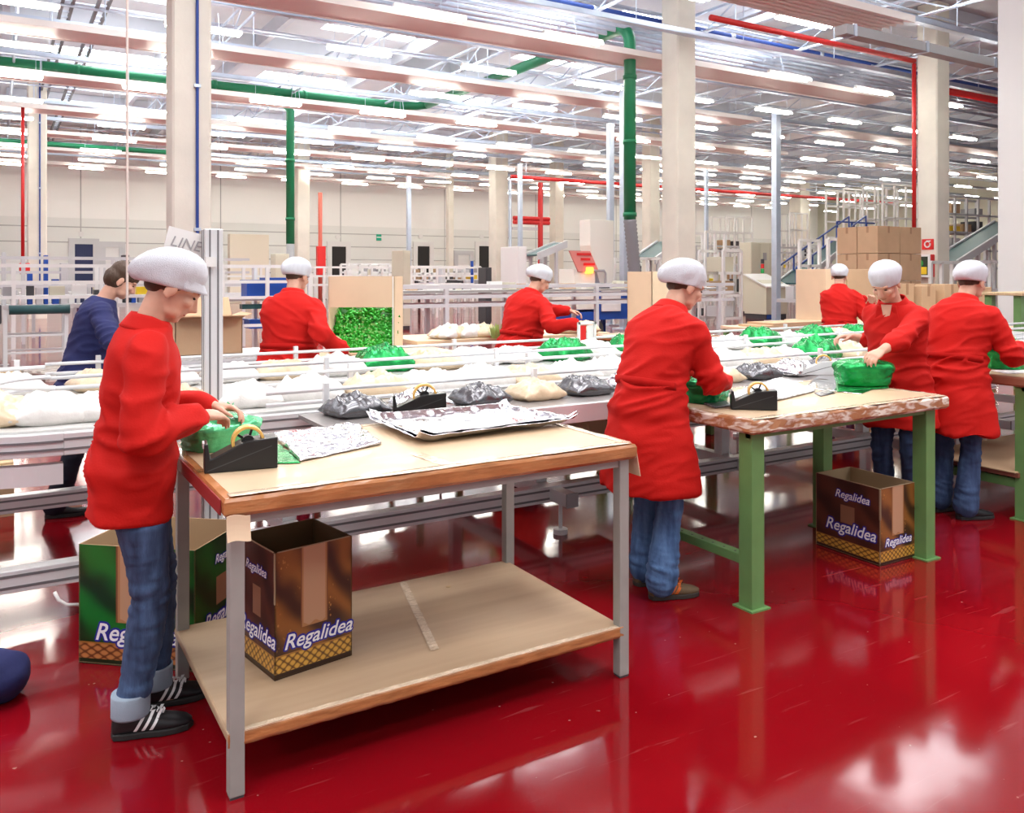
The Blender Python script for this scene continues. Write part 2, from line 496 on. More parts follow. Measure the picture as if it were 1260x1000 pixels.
# doors of the back wall
def wall_rect(x0, y0, x1, y1, v=V1):
    a = WV(x0, y0, v); b = WV(x1, y1, v)
    return a.x, a.z, b.x, b.z
dn = 0
def dock_door(x0, x1, ytop, ybot, matf, matd, nm='door'):
    global dn
    dn += 1
    a, zt, b, _ = wall_rect(x0, ytop, x1, ytop)
    zb = 0.0 if ybot is None else WV(x0, ybot, V1).z
    t = MB(); t.bb(a, V1 - 0.10, zb, a + 0.30, V1 - 0.001, zt); t.bb(b - 0.30, V1 - 0.10, zb, b, V1 - 0.001, zt); t.bb(a + 0.3, V1 - 0.10, zt - 0.30, b - 0.3, V1 - 0.001, zt)
    o = t.build('door_%d' % dn, matf, kind='structure')
    MB().bb(a + 0.3, V1 - 0.04, zb, b - 0.3, V1 - 0.002, zt - 0.3).build('door_leaf', matd, o)
    return o
M_DOORD = mat('dark doorway', (0.015, 0.013, 0.012), 0.6)
dock_door(402, 431, 297, None, M_WHITE, M_DOORD)
dock_door(508, 533, 297, None, M_WHITE, M_DOORD)
dock_door(584, 607, 297, None, M_WHITE, M_DOORD)
dock_door(84, 122, 293, None, M_LGREY, mat('navy doorway', (0.02, 0.03, 0.10), 0.6))
dock_door(122, 154, 297, None, M_LGREY, M_WHITE)
dock_door(558, 582, 308, None, M_LGREY, M_WHITE)
# signs and panels on the back wall
def wall_plate(name, x0, y0, x1, y1, m, label, cat, d=0.06):
    a, zt, b, _ = wall_rect(x0, y0, x1, y0); zb = WV((x0 + x1) / 2, y1, V1).z
    return MB().bb(a, V1 - d, zb, b, V1 - 0.001, zt).build(name, m, label=label, cat=cat)
wall_plate('round_sign', 97, 285, 103, 291, M_WHITE, 'small white sign with dark ring above the navy doorway', 'sign')
s_ = thing('exit_sign', 'small green and white sign on back wall between two doorways', 'sign', WV(466, 292, V1 - 0.2))
a, zt, b, _ = wall_rect(463, 288, 469, 288)
MB().bb(a, V1 - 0.05, WV(466, 296, V1).z, b, V1 - 0.001, zt).build('plate', mat('safe green', (0.0, 0.35, 0.2), 0.5), s_)
MB().bb(a, V1 - 0.07, WV(466, 292.5, V1).z, b, V1 - 0.05, WV(466, 291.2, V1).z).build('stripe', M_WHITE, s_)
for x, y, lb in ((417, 291, 'left'), (519, 291, 'middle'), (594, 291, 'right')):
    q = WV(x, y, V1 - 0.2); r = MB()
    r.tube([(q.x, V1 - 0.001, q.z), (q.x, V1 - 0.06, q.z)], 0.16, 14)
    r.build('dock_number', M_WHITE, label='round white plate above the %s of the three dark doorways' % lb, cat='sign', group='round plates over the doorways')
p = WV(280, 288, V1 - 3); a = WV(328, 288, V1 - 3)
MB().bb(p.x, p.y - 0.5, 0.0, a.x, p.y, p.z).build('cream_cabinet', mat('cream panel', (0.80, 0.74, 0.60), 0.6), label='large cream panel standing before the back wall right of the pillar', cat='panel', bevel=0.03)

# ================================================================== LIGHTS, TRAYS, PANELS, PIPES
lamp = thing('fluorescent_lamp', '', 'lamp')
LZ = 6.7
mb = MB(); mb.prism([(-0.78, -0.06, 0), (-0.78, 0.06, 0), (-0.78, 0.04, 0.07), (-0.78, -0.04, 0.07)], (1.56, 0, 0)); mb.build('housing', M_WHITE, lamp)
for s in (-0.075, 0.075):
    MB().tube([(-0.74, s, -0.02), (0.74, s, -0.02)], 0.028, 8).build('light_tube', M_TUBE, lamp)
for s in (-0.6, 0.6):
    MB().tube([(s, 0, 0.09), (s, 0, 0.55)], 0.006, 5).build('hanger', M_GALV, lamp)
first = True
rows = [11.6 + 3.43 * j for j in range(11)]
for j, v in enumerate(rows):
    cand = []
    for i in range(-3, 18):
        u = 0.25 + 3.43 * i + (0.15 if j % 2 else 0)
        X, Y = CS * u - SN * v, SN * u + CS * v
        if Y < 3: continue
        px, py = 630 + F * X / Y, HOR - F * (LZ - EYE) / Y
        if -35 < px < 1235 and py > -12 and u < U1 - 1 and not (j == 1 and abs(u - 14.1) < 0.5): cand.append((px, u))
    cand.sort()
    for n, (px, u) in enumerate(cand):
        o = lamp if first else copy_tree(lamp)
        first = False
        o.location = (u, v, LZ)
        tag(o, 'hanging twin-tube lamp, %s from the left in the %s row back' % (ORD[n], ORD[j]), 'lamp', 'hanging lamps under the hall roof')
    # the tray the row hangs from
    t = thing('cable_tray', 'galvanised cable tray carrying the %s row of lamps back' % ORD[j], 'cable tray', (20, v, LZ + 0.55), group='cable trays above the lamp rows')
    ua = U0 + 1 if v > 30 else -16
    m = MB(); m.bb(ua, v - 0.09, LZ + 0.55, U1 - 1, v - 0.07, LZ + 0.67); m.bb(ua, v + 0.07, LZ + 0.55, U1 - 1, v + 0.09, LZ + 0.67); m.bb(ua, v - 0.09, LZ + 0.545, U1 - 1, v + 0.09, LZ + 0.56)
    m.build('channel', M_GALV, t)
    mm = MB()
    uu = ua + 1
    while uu < U1 - 1:
        mm.tube([(uu, v, LZ + 0.65), (uu, v, 8.5)], 0.012, 4); uu += 3.43
    mm.build('rod', M_GALV, t)['kind'] = 'stuff'
    for dz, dv, r in ((1.32, 1.02, 0.035), (1.64, 1.9, 0.05)):
        MB().tube([(ua, v + dv, LZ + dz), (U1 - 1, v + dv, LZ + dz)], r, 6).build('conduit', M_GALV, t)

# galvanised trusses running away from the camera
for n, u in enumerate([-6.5, -3.0, 0.4, 5.2, 8.6, 12.0, 15.4, 18.9, 22.3, 25.8, 29.2, 34.0, 39.0, 45.0, 52.0]):
    t = thing('roof_truss', 'light steel lattice rail under the roof, %s from the left' % ORD[n], 'truss', (u, 25, 7.8), group='steel lattice rails under the roof')
    MB().tube([(u, 6, 7.75), (u, V1 - 0.3, 7.75)], 0.04, 6).build('chord', M_GALV, t)
    MB().tube([(u, 6, 8.25), (u, V1 - 0.3, 8.25)], 0.04, 6).build('chord', M_GALV, t)
    w = MB(); v = 6.0; q = 0
    while v < V1 - 1.2:
        w.tube([(u, v, 7.75 if q % 2 else 8.25), (u, v + 1.1, 8.25 if q % 2 else 7.75)], 0.02, 5); v += 1.1; q += 1
    w.build('lattice', M_GALV, t)

# radiant panels
PZ = 6.88
ends = {0: (15.6, None), 1: (23.3, None), 2: (22.7, 26.5), 3: (30, 34), 4: (40, None), 5: (44, None), 6: (48, None), 7: (52, None)}
for j, v in enumerate([10.75, 16.45, 21.15, 26.3, 31.5, 36.9, 41.6, 47.0]):
    t = thing('radiant_panel', 'long pinkish white heating panel hung under the roof, %s row back' % ORD[j], 'heating panel', (5, v, PZ), group='long heating panels under the roof')
    u0 = 1.0 if j == 0 else -18.0
    PZ = 6.6 if j == 0 else 6.88
    e = ends[j][0]
    if j == 0: u0 = 6.0
    m = MB(); m.bb(u0, v - 0.5, PZ + 0.05, e, v + 0.5, PZ + 0.09)
    m.bb(u0, v - 0.52, PZ - 0.02, e, v - 0.48, PZ + 0.12); m.bb(u0, v + 0.48, PZ - 0.02, e, v + 0.52, PZ + 0.12)
    m.bb(u0, v - 0.48, PZ, e, v + 0.48, PZ + 0.02) if j else None
    m.build('sheet', M_WHITEPANEL, t)
    r = MB()
    for q in range(6 if j == 0 else 0): r.tube([(u0, v - 0.40 + q * 0.16, PZ + 0.03), (e, v - 0.40 + q * 0.16, PZ + 0.03)], 0.025, 6)
    if j == 0: r.build('heating_tube', M_WHITEPANEL, t)['kind'] = 'stuff'
    h = MB(); uu = u0 + 1.5
    while uu < e:
        for s in (-0.45, 0.45): h.tube([(uu, v + s, PZ + 0.1), (uu, v + s * 0.5, 7.8)], 0.008, 4)
        uu += 3.5
    h.build('wire', M_GALV, t)['kind'] = 'stuff'
    if ends[j][1]:
        m = MB(); m.bb(ends[j][1], v - 0.5, PZ + 0.04, 58, v + 0.5, PZ + 0.09)
        m.build('far_sheet', M_WHITEPANEL, t)

# pipe bundle running to the right
def run(name, pts, r, m, label, cat='pipe', group=None, n=12, joints=()):
    t = thing(name, label, cat, pts[0], group=group)
    MB().tube(pts, r, n).build('tube', m, t, smooth=True)
    for (a, b) in joints:
        MB().tube([a, b], r * 1.15, n).build('coupling', M_GALV if m is not M_GREENPIPE else m, t, smooth=True)
    return t
bv = 16.1; bz = 7.85
run('water_pipe', [(-2, bv, bz), (60, bv, bz)], 0.07, M_BLUEP, 'long blue water pipe under the roof beside the silver pipe bundle', joints=[((u, bv, bz), (u + 0.15, bv, bz)) for u in (7, 12, 16.5, 20, 26)])
for q in range(5):
    run('steel_pipe', [(-2 if q < 3 else 6, bv + 0.4 + 0.36 * q, bz - 0.12), (60, bv + 0.4 + 0.36 * q, bz - 0.12)], 0.065, M_GALV,
        'silver pipe of the roof bundle, %s from the near side' % ORD[q], group='silver pipe bundle under the roof')
run('sprinkler_pipe', [(cbu + 0.1, ccv + 0.66, 7.5), (ccu - 0.02, ccv + 0.66, 7.5)], 0.07, M_REDP, 'red sprinkler pipe running under the roof to the hose pillar')
run('standpipe', [(ccu - 0.02, ccv + 0.66, 7.42), (ccu - 0.02, ccv + 0.66, 2.35)], 0.055, M_REDP, 'red pipe dropping down the edge of the hose pillar')
run('sprinkler_pipe', [(ccu + 1, 14.5, 6.9), (40, 14.5, 6.9)], 0.1, M_REDP, 'thick red pipe at the upper right, right of the hose pillar')
run('sprinkler_pipe', [(20, 33, 6.0), (48, 33, 6.0)], 0.09, M_REDP, 'thin red pipe far away under the roof, right of the central pillar')
for tt in [o for o in bpy.data.objects if o.parent is None and o.name.startswith('sprinkler_pipe')]:
    ch = tt.children[0]; xs = [v.co.x + OFF[tt].x for v in ch.data.vertices]; zz_ = max(v.co.z for v in ch.data.vertices) + OFF[tt].z; yy = OFF[tt].y
    h = MB(); x = min(xs) + 0.8
    while x < max(xs): h.tube([(x, yy, zz_ - 0.02), (x, yy, ROOF)], 0.012, 5); x += 5.0
    h.build('hanger_rod', M_GALV, tt)['kind'] = 'stuff'
# grey trunking at the upper right
p0 = W(1035, 36, Y=15.5); p1 = W(1255, 80, Y=20.0)
t = thing('steel_trunking', 'grey steel trunking beam crossing in front of the hose pillar top', 'trunking', p0)
zz = p0.z
MB().bb(p0.x, p0.y - 0.12, zz - 0.10, p0.x + 12, p0.y + 0.12, zz + 0.08).build('channel', M_GREY, t)
for uu in (0.2, 2.4, 4.8): MB().bb(p0.x + uu, p0.y - 0.14, zz - 0.12, p0.x + uu + 0.08, p0.y + 0.14, zz + 0.10).build('bracket', M_GALV, t)

# green extraction ducts
el = W(775, 22, Y=21.0)
GX, GV, GZ = el.x, el.y, 7.75
top = []
for k in range(7):
    a = math.pi / 2 * k / 6
    top.append((GX, GV + 0.45 - 0.45 * math.sin(a) , GZ - 0.45 + 0.45 * math.cos(a)) if False else (GX, GV + 0.45 * (1 - math.sin(a)), GZ - 0.45 * (1 - math.cos(a))))
bot = W(776, 270, Y=21.0).z
pts = [(GX, 28.0, GZ), (GX, 22, GZ)] + top + [(GX, GV, bot)]
t = run('extraction_pipe', pts, 0.15, M_GREENPIPE, 'thick green extraction pipe dropping to the white and blue machine', n=16,
        joints=[((GX, GV, z), (GX, GV, z + 0.1)) for z in (3.0, 4.8, 6.4)])
hose = MB(); hz = [bot - i * 0.05 for i in range(int((bot - 0.9) / 0.05))]
hose.tube([(GX + 0.012 * i * 0.5, GV, z) for i, z in enumerate(hz)], [0.165 if i % 2 else 0.145 for i in range(len(hz))], 14)
hose.build('grey_hose', mat('grey hose', (0.22, 0.22, 0.24), 0.6), t, smooth=True, label='grey corrugated hose')
a = W(357, 112, Y=29.0); GV2, GU2 = a.y, a.x
bend = [(GX, 28.0, GZ), (GX - 0.2, GV2 - 0.25, GZ), (GX - 0.8, GV2, GZ)]
run('extraction_pipe', bend + [(-16, GV2, GZ)], 0.15, M_GREENPIPE, 'long green pipe running left under the roof behind the pillar', n=16,
    joints=[((u, GV2, GZ), (u + 0.12, GV2, GZ)) for u in (-8, -3, 2, 6, 9)])
zb = W(357, 300, Y=29.0).z
t = run('extraction_pipe', [(GU2 - 0.5, GV2, GZ - 0.05), (GU2, GV2 - 0.02, GZ - 0.6), (GU2, GV2 - 0.02, zb)], 0.14, M_GREENPIPE, 'vertical green branch pipe dropping behind the man at the sweets box', n=14,
        joints=[((GU2, GV2 - 0.02, z), (GU2, GV2 - 0.02, z + 0.1)) for z in (3.4, 5.4)])
MB().tube([(GU2, GV2 - 0.02, zb), (GU2, GV2 - 0.02, 0.9)], 0.14, 12).build('grey_end', M_GREY, t, smooth=True)
p = W(100, 180, Y=36)
run('extraction_pipe', [(-20, p.y, p.z), (W(205, 180, Y=40).x, p.y, p.z)], 0.11, M_GREENPIPE, 'distant thinner green pipe at the left behind the near one')

# dark cable ladders at upper left
for q, du in enumerate((0, 0.75)):
    t = thing('cable_ladder', ('left' if q == 0 else 'right') + ' one of two dark cable ladders under the roof at left', 'cable ladder', (1.3 + du, 20, 8.1))
    for s in (0, 0.22):
        MB().bb(1.3 + du + s, 8, 8.05, 1.36 + du + s, 47, 8.17).build('side_rail', mat('ladder grey', (0.20, 0.21, 0.23), 0.5, 0.4), t)
    r = MB(); v = 8.2
    while v < 47: r.bb(1.34 + du, v, 8.08, 1.54 + du, v + 0.05, 8.11); v += 0.5
    r.build('rung', M_GALV, t)['kind'] = 'stuff'

# red pipes
p = W(28, 330, Y=27)
t = run('standpipe', [(p.x, p.y, 7.0), (p.x, p.y, 1.6)], 0.05, M_REDP, 'thin red standpipe in front of the far left pillar')
MB().box((p.x + 0.05, p.y, 1.75), (0.3, 0.25, 0.35)).build('valve', M_RED, t, bevel=0.03)
p = W(394, 300, Y=41)
t = run('standpipe', [(p.x, p.y, 5.5), (p.x, p.y, 0.0)], 0.10, mat('pale red pipe', (0.55, 0.12, 0.08), 0.5), 'red standpipe near the back wall left of a dark doorway')
MB().box((p.x, p.y - 0.1, 2.2), (0.4, 0.3, 1.4)).build('valve', M_RED, t, bevel=0.03)
vp = thing('valve_manifold', 'red fire valve pipes on a white frame at the back wall', 'pipe', W(655, 300, Y=44))
a, b = W(632, 268, Y=44), W(678, 268, Y=44)
for y in (268, 273):
    q0, q1 = W(632, y, Y=44), W(678, y, Y=45); q1.z = q0.z; q1.y = q0.y
    MB().tube([q0, q1], 0.11, 8).build('red_pipe', M_REDP, vp)
q1 = W(676, 268, Y=44)
MB().tube([(b.x, a.y, 6.4), (b.x, a.y, 1.2)], 0.14, 8).build('red_pipe', M_REDP, vp)
for x in (631, 649): 
    q = W(x, 240, Y=44); MB().tube([(q.x, a.y + 0.3, 6.6), (q.x, a.y + 0.3, 0)], 0.09, 8).build('upright', M_GALV, vp)
q0 = W(632, 280, Y=44); MB().bb(q0.x, a.y + 0.05, q0.z - 0.1, b.x, a.y + 0.2, q0.z + 0.05).build('crossbar', M_LGREY, vp)

# silver poles
for px, Y, ztop, r, lb in ((955, 28, 6.95, 0.11, 'shiny steel pole rising above the beige control cabinet'), (503, 42, 6.4, 0.10, 'thin grey pole left of the middle dark doorway'),
                     (751, 26, 6.2, 0.09, 'thin steel pole just left of the thick green pipe'), (768, 24, 6.8, 0.10, 'steel pole touching the green drop pipe'), (640, 38, 6.5, 0.09, 'thin steel pole right of a far pillar'),
                     (869, 36, 6, 0.07, 'dark thin pole right of the central pillar')):
    p = W(px, HOR, Y=Y)
    t = thing('steel_pole', lb, 'pole', (p.x, p.y, 0))
    MB().bar((p.x, p.y, 0), (p.x, p.y, ztop), 2 * r, 2 * r).build('shaft', M_GALV, t, bevel=0.02)
    MB().box((p.x, p.y, 0.02), (5 * r, 5 * r, 0.04)).build('base_plate', M_GALV, t)
p = W(156.5, HOR, Y=5.6)
t = thing('hanging_rod', 'thin pale rod hanging from the roof behind the left woman', 'rod', (p.x, p.y, 0.9))
MB().tube([(p.x, p.y, 0.9), (p.x, p.y, ROOF)], 0.008, 8).build('rod', mat('pinkish rod', (0.72, 0.60, 0.55), 0.4, 0.3), t)

# fire hose box and sign on its pillar
fz = lambda py: W(1143, py, Y=23.2).z
zb_, zt_ = fz(341), fz(313); vA, vB = ccv + 0.06, ccv + 0.54
t = thing('fire_hose_box', 'red fire hose box with a glass front on the pillar', 'fire box', (ccu - 0.1, ccv + 0.3, zb_))
MB().bb(ccu - 0.20, vA, zb_, ccu, vB, zt_).build('box', M_RED, t, bevel=0.02)
fr = MB()
fr.bb(ccu - 0.23, vA, zb_, ccu - 0.20, vB, zb_ + 0.06); fr.bb(ccu - 0.23, vA, zt_ - 0.06, ccu - 0.20, vB, zt_)
fr.bb(ccu - 0.23, vA, zb_ + 0.06, ccu - 0.20, vA + 0.06, zt_ - 0.06); fr.bb(ccu - 0.23, vB - 0.06, zb_ + 0.06, ccu - 0.20, vB, zt_ - 0.06)
fr.build('door_frame', M_WHITE, t)
MB().bb(ccu - 0.215, vA + 0.06, zb_ + 0.06, ccu - 0.202, vB - 0.06, zt_ - 0.06).build('window', mat('hose box dark glass', (0.04, 0.05, 0.03), 0.2), t)
MB().ball((ccu - 0.215, vB - 0.18, zb_ + 0.38), (0.02, 0.10, 0.10)).build('hose_reel', mat('hose green', (0.03, 0.3, 0.05), 0.5), t)
MB().bb(ccu - 0.225, vA + 0.10, zb_ + 0.08, ccu - 0.214, vB - 0.10, zb_ + 0.28).build('notice', M_YELLOW, t)
z0, z1 = fz(307), fz(294); vm = ccv + 0.26
t = thing('fire_sign', 'red square sign with white hose symbol above the fire box', 'sign', (ccu, vm, z0))
MB().bb(ccu - 0.02, vm - 0.17, z0, ccu - 0.002, vm + 0.17, z1).build('plate', M_RED, t)
zc = (z0 + z1) / 2
r = MB()
r.tube([(ccu - 0.03, vm - 0.08 * math.cos(k * math.pi / 8), zc + 0.08 * math.sin(k * math.pi / 8)) for k in range(2, 18)], 0.02, 6); r.box((ccu - 0.03, vm - 0.03, zc + 0.09), (0.01, 0.12, 0.03))
r.build('symbol', M_WHITE, t)
# ================================================================== THE PACKING CONVEYOR (two lanes joined by a U-turn)
BZ = 0.90
NA, NB = 4.30, 4.85        # near lane
FA, FB = 5.40, 5.95        # far lane
CU, CV = 0.25, (NA + FB) / 2
UE = 10.5
M_BELT = mat('pale slat belt', (0.62, 0.62, 0.60), 0.3, 0.3, bump=0.3, bscale=30)
cv = thing('packing_conveyor', 'long aluminium U-turn conveyor running behind the two worktables', 'conveyor', (4, CV, 0))
MB().bb(CU, NA, BZ - 0.03, UE, NB, BZ).build('belt', M_BELT, cv)
MB().bb(CU, FA, BZ - 0.03, UE, FB, BZ).build('belt', M_BELT, cv)
Ro, Ri = (FB - NA) / 2, (FA - NB) / 2
def arc(r, z, n=28, a0=90, a1=270):
    return [(CU + r * math.cos(math.radians(a0 + (a1 - a0) * k / n)), CV + r * math.sin(math.radians(a0 + (a1 - a0) * k / n)), z) for k in range(n + 1)]
def ring_band(mb, r0, r1, z0, z1, n=28):
    A, B = arc(r0, z0, n), arc(r1, z0, n); A2, B2 = arc(r0, z1, n), arc(r1, z1, n)
    vs = A + B + A2 + B2; m = n + 1; fs = []
    for i in range(n):
        fs += [(i, i + 1, m + i + 1, m + i), (2 * m + i, 2 * m + i + 1, 3 * m + i + 1, 3 * m + i), (i, i + 1, 2 * m + i + 1, 2 * m + i), (m + i, m + i + 1, 3 * m + i + 1, 3 * m + i)]
    fs += [(0, m, 3 * m, 2 * m), (n, m + n, 3 * m + n, 2 * m + n)]
    mb.add(vs, fs)
mb = MB(); ring_band(mb, Ri, Ro, BZ - 0.03, BZ); mb.build('belt', M_BELT, cv)
# side beams: aluminium profiles with dark slots
def profile(name, x0, x1, v, z, h=0.10, w=0.045, side=-1):
    o = MB().bb(x0, v - w / 2, z - h / 2, x1, v + w / 2, z + h / 2).build(name, M_ALU, cv, bevel=0.004)
    s = MB()
    for dz in (-h * 0.22, h * 0.22):
        s.bb(x0, v + side * (w / 2 - 0.001), z + dz - 0.005, x1, v + side * (w / 2 + 0.002), z + dz + 0.005)
    s.build('slot', M_ALUD, o)
    return o
for v, sd in ((NA - 0.03, -1), (NB + 0.03, 1), (FA - 0.03, -1), (FB + 0.03, 1)):
    profile('side_profile', CU, UE, v, BZ - 0.06, side=sd)
for r0, r1 in ((Ro + 0.005, Ro + 0.05), (Ri - 0.05, Ri - 0.005)):
    mb = MB(); ring_band(mb, r0, r1, BZ - 0.11, BZ - 0.01); o = mb.build('curved_profile', M_ALU, cv, smooth=False, bevel=0.003)
mb = MB(); ring_band(mb, Ro + 0.05, Ro + 0.056, BZ - 0.05, BZ - 0.04); ring_band(mb, Ro + 0.05, Ro + 0.056, BZ - 0.085, BZ - 0.075); mb.build('curved_slot', M_ALUD, cv)
# lower skirt of the bend and lower ledge of the near lane
mb = MB(); ring_band(mb, Ro - 0.03, Ro + 0.03, BZ - 0.24, BZ - 0.15); mb.build('curved_profile', M_ALU, cv)
LV0, LV1, LZ2 = 3.74, 4.22, 0.885
MB().bb(1.3, LV0, LZ2 - 0.02, UE, LV1, LZ2).build('lower_ledge', mat('ledge grey', (0.30, 0.28, 0.27), 0.3, 0.4), cv)
MB().bb(1.3, LV0 - 0.03, LZ2 - 0.09, UE, LV0, LZ2 + 0.01).build('ledge_profile', M_ALU, cv, bevel=0.004)
# guide rails with brackets
def guide(v, z, x0, x1, out):
    for dz in (0.055, 0.115):
        MB().tube([(x0, v, z + dz), (x1, v, z + dz)], 0.011, 8).build('guide_rail', M_ALU, cv, smooth=True)
    x = x0 + 0.3
    while x < x1:
        MB().bar((x, v + out * 0.028, z - 0.05), (x, v + out * 0.028, z + 0.155), 0.03).build('rail_post', M_ALU, cv, bevel=0.003)
        MB().box((x, v + out * 0.028, z - 0.045), (0.05, 0.04, 0.03)).build('clamp', M_BLACK, cv)
        x += 1.28
guide(NA - 0.03, BZ - 0.02, 1.15, UE, -1)
guide(NB + 0.03, BZ, CU, UE, 1)
guide(FA - 0.03, BZ, CU, UE, -1)
guide(FB + 0.03, BZ + 0.02, CU, UE, 1)
for dz in (0.06, 0.12):
    MB().tube(arc(Ro + 0.02, BZ + dz, a0=90, a1=225), 0.012, 8).build('guide_rail', M_ALU, cv, smooth=True)
    MB().tube(arc(Ri - 0.02, BZ + dz), 0.011, 8).build('guide_rail', M_ALU, cv, smooth=True)
for a in (100, 132, 165, 200):
    c, s = math.cos(math.radians(a)), math.sin(math.radians(a))
    MB().bar((CU + c * (Ro + 0.04), CV + s * (Ro + 0.04), BZ - 0.06), (CU + c * (Ro + 0.04), CV + s * (Ro + 0.04), BZ + 0.17), 0.03).build('rail_post', M_ALU, cv)
# middle plate between the lanes
MB().bb(1.9, NB + 0.09, BZ - 0.02, UE, FA - 0.09, BZ + 0.005).build('middle_plate', mat('brushed plate', (0.58, 0.60, 0.63), 0.35, 0.7), cv)
# frame near the floor
for v in (4.40, 5.85):
    o = MB().bb(-2.2, v - 0.04, 0.18, UE, v + 0.04, 0.28).build('floor_beam', M_ALU, cv, bevel=0.004)
    s = MB()
    for z in (0.205, 0.255): s.bb(-2.2, v - 0.042, z - 0.006, UE, v - 0.039, z + 0.006)
    s.build('slot', M_ALUD, o)
x = -1.9
while x < UE:
    o = MB().bb(x - 0.04, 4.18, 0.19, x + 0.04, 6.05, 0.27).build('cross_beam', M_ALU, cv, bevel=0.004)
    MB().bb(x - 0.042, 4.168, 0.188, x + 0.042, 4.18, 0.272).build('end_cap', M_GREY, o)
    for v in (4.30, 5.95):
        MB().tube([(x, v, 0.0), (x, v, 0.03), (x, v, 0.031), (x, v, 0.19)], [0.045, 0.045, 0.012, 0.012], 12).build('foot', M_ALU, o)
    if x > 0:
        for v in (4.55, 5.7):
            MB().bb(x - 0.04, v - 0.04, 0.27, x + 0.04, v + 0.04, BZ - 0.03).build('leg', M_ALU, cv, bevel=0.004)
    x += 1.62
MB().bb(-0.35, CV - 0.04, 0.27, -0.27, CV + 0.04, BZ - 0.03).build('leg', M_ALU, cv)
# white cable hanging from the frame
t = thing('white_cable', 'white cable loop hanging from the low beam beside the green box', 'cable', (0.15, 4.35, 0))
MB().tube([W(67, 728, Y=3.75), W(72, 738, Y=3.75), W(82, 744, Y=3.75), W(98, 744, Y=3.78)], 0.008, 8).build('cable', M_WHITE, t, smooth=True)

# ------------------------------------------------------------------ packages riding on the lanes
def noisy(p, f, s=0.0): return noise.noise(Vector((p[0] * f + s, p[1] * f - s, p[2] * f + s * 0.7)))
def pouch(L, Wd, H, seed, m=None, name='film_package', flat=0.3):
    """a filled film pouch with flat crimped end seams, origin at its base"""
    mb = MB(); nx, ny = 30, 20
    def h(i, j):
        x, y = 2 * i / nx - 1, 2 * j / ny - 1
        f = max(0.0, 1 - abs(x) ** 3.2) ** 0.75 * max(0.0, 1 - abs(y) ** 3.0) ** 0.6
        n = noise.noise(Vector((x * 2.4 + seed, y * 2.4, seed))) * 0.35 + noise.noise(Vector((x * 6 + seed, y * 6, seed))) * 0.22
        n -= 0.10 * abs(noise.noise(Vector((x * 11 + seed, y * 3, 2))))
        return f * (0.92 + n)
    def P(i, j, top):
        x, y = 2 * i / nx - 1, 2 * j / ny - 1
        sx = 1 + 0.05 * noise.noise(Vector((y * 3, seed, 1))); sy = 1 - 0.10 * abs(x) ** 2 + 0.05 * noise.noise(Vector((x * 3, seed, 4)))
        z = H * (0.22 + 0.78 * h(i, j)) if top else H * 0.22 * (1 - min(1, 2.2 * h(i, j)))
        return (x * sx * L / 2, y * sy * Wd / 2, z)
    vs = [P(i, j, True) for j in range(ny + 1) for i in range(nx + 1)]
    edge = lambda i, j: i in (0, nx) or j in (0, ny)
    idx = {}
    for j in range(ny + 1):
        for i in range(nx + 1):
            if edge(i, j): idx[(i, j)] = j * (nx + 1) + i
            else: idx[(i, j)] = len(vs); vs.append(P(i, j, False))
    fs = [(j * (nx + 1) + i, j * (nx + 1) + i + 1, (j + 1) * (nx + 1) + i + 1, (j + 1) * (nx + 1) + i) for j in range(ny) for i in range(nx)]
    fs += [(idx[(i, j)], idx[(i, j + 1)], idx[(i + 1, j + 1)], idx[(i + 1, j)]) for j in range(ny) for i in range(nx)]
    mb.add(vs, fs); return mb
def top_mesh(mb, name, m, loc, rz, label, cat, group=None):
    me = mb.mesh(name, (0, 0, 0)); me.materials.append(m)
    for p in me.polygons: p.use_smooth = True
    o = bpy.data.objects.new(name, me); C.objects.link(o); o.location = loc; o.rotation_euler = (0, 0, rz); OFF[o] = Vector(loc)
    return tag(o, label, cat, group)
rnd = random.Random(4)
protos = [pouch(0.38, 0.34, 0.13, k * 3.1).mesh('film_package', (0, 0, 0)) for k in range(4)]
protosW = protos[:]
def belt_item(x, y, z, kind, label, group, rz=0.0, s=1.0):
    me = protos[rnd.randrange(4)]
    key = kind
    d = DUPES.get((me.name, key))
    if d is None:
        d = me.copy(); d.materials.clear(); d.materials.append({'white': M_PRODUCT, 'cream': M_CREAM, 'green': M_GFOIL, 'silver': M_FOIL, 'dark': M_FOILD}[kind])
        for p in d.polygons: p.use_smooth = True
        d.name = kind + '_package'; DUPES[(me.name, key)] = d
    nm = {'white': 'film_package', 'cream': 'film_package', 'green': 'green_foil_bag', 'silver': 'foil_package', 'dark': 'foil_package'}[kind]
    o = bpy.data.objects.new(nm, d); C.objects.link(o); o.location = (x, y, z); o.rotation_euler = (0, 0, rz); o.scale = (s, s, s * (1.3 if kind == 'green' else 1))
    return tag(o, label, 'package' if kind != 'green' else 'bag', group)
DUPES = {}
names = {'white': 'white film package', 'cream': 'cream coloured package', 'green': 'green foil bag', 'silver': 'shiny silver package', 'dark': 'dark foil package'}
n = 0; x = CU + 0.2
green_near = {1000: None}
gx_near = [W(1000, 432, z=0.97).x, 4.18]
gx_far = [W(660, 432, z=0.97).x, W(770, 424, z=0.97).x, W(940, 413, z=0.99).x, W(982, 411, z=0.99).x, W(1030, 407, z=0.99).x, W(455, 444, z=0.97).x]
while x < 8.3:
    kind = 'cream' if n % 3 == 1 else 'white'
    if min(abs(x - q) for q in gx_near) < 0.18: kind = 'green'
    belt_item(x, (NA + NB) / 2 + rnd.uniform(-.04, .04), BZ, kind, '%s on the near lane, %s along from the bend' % (names[kind], ORD[n]), 'packages on the near lane', rnd.uniform(-.3, .3), rnd.uniform(.9, 1.1))
    n += 1; x += rnd.uniform(0.33, 0.40)
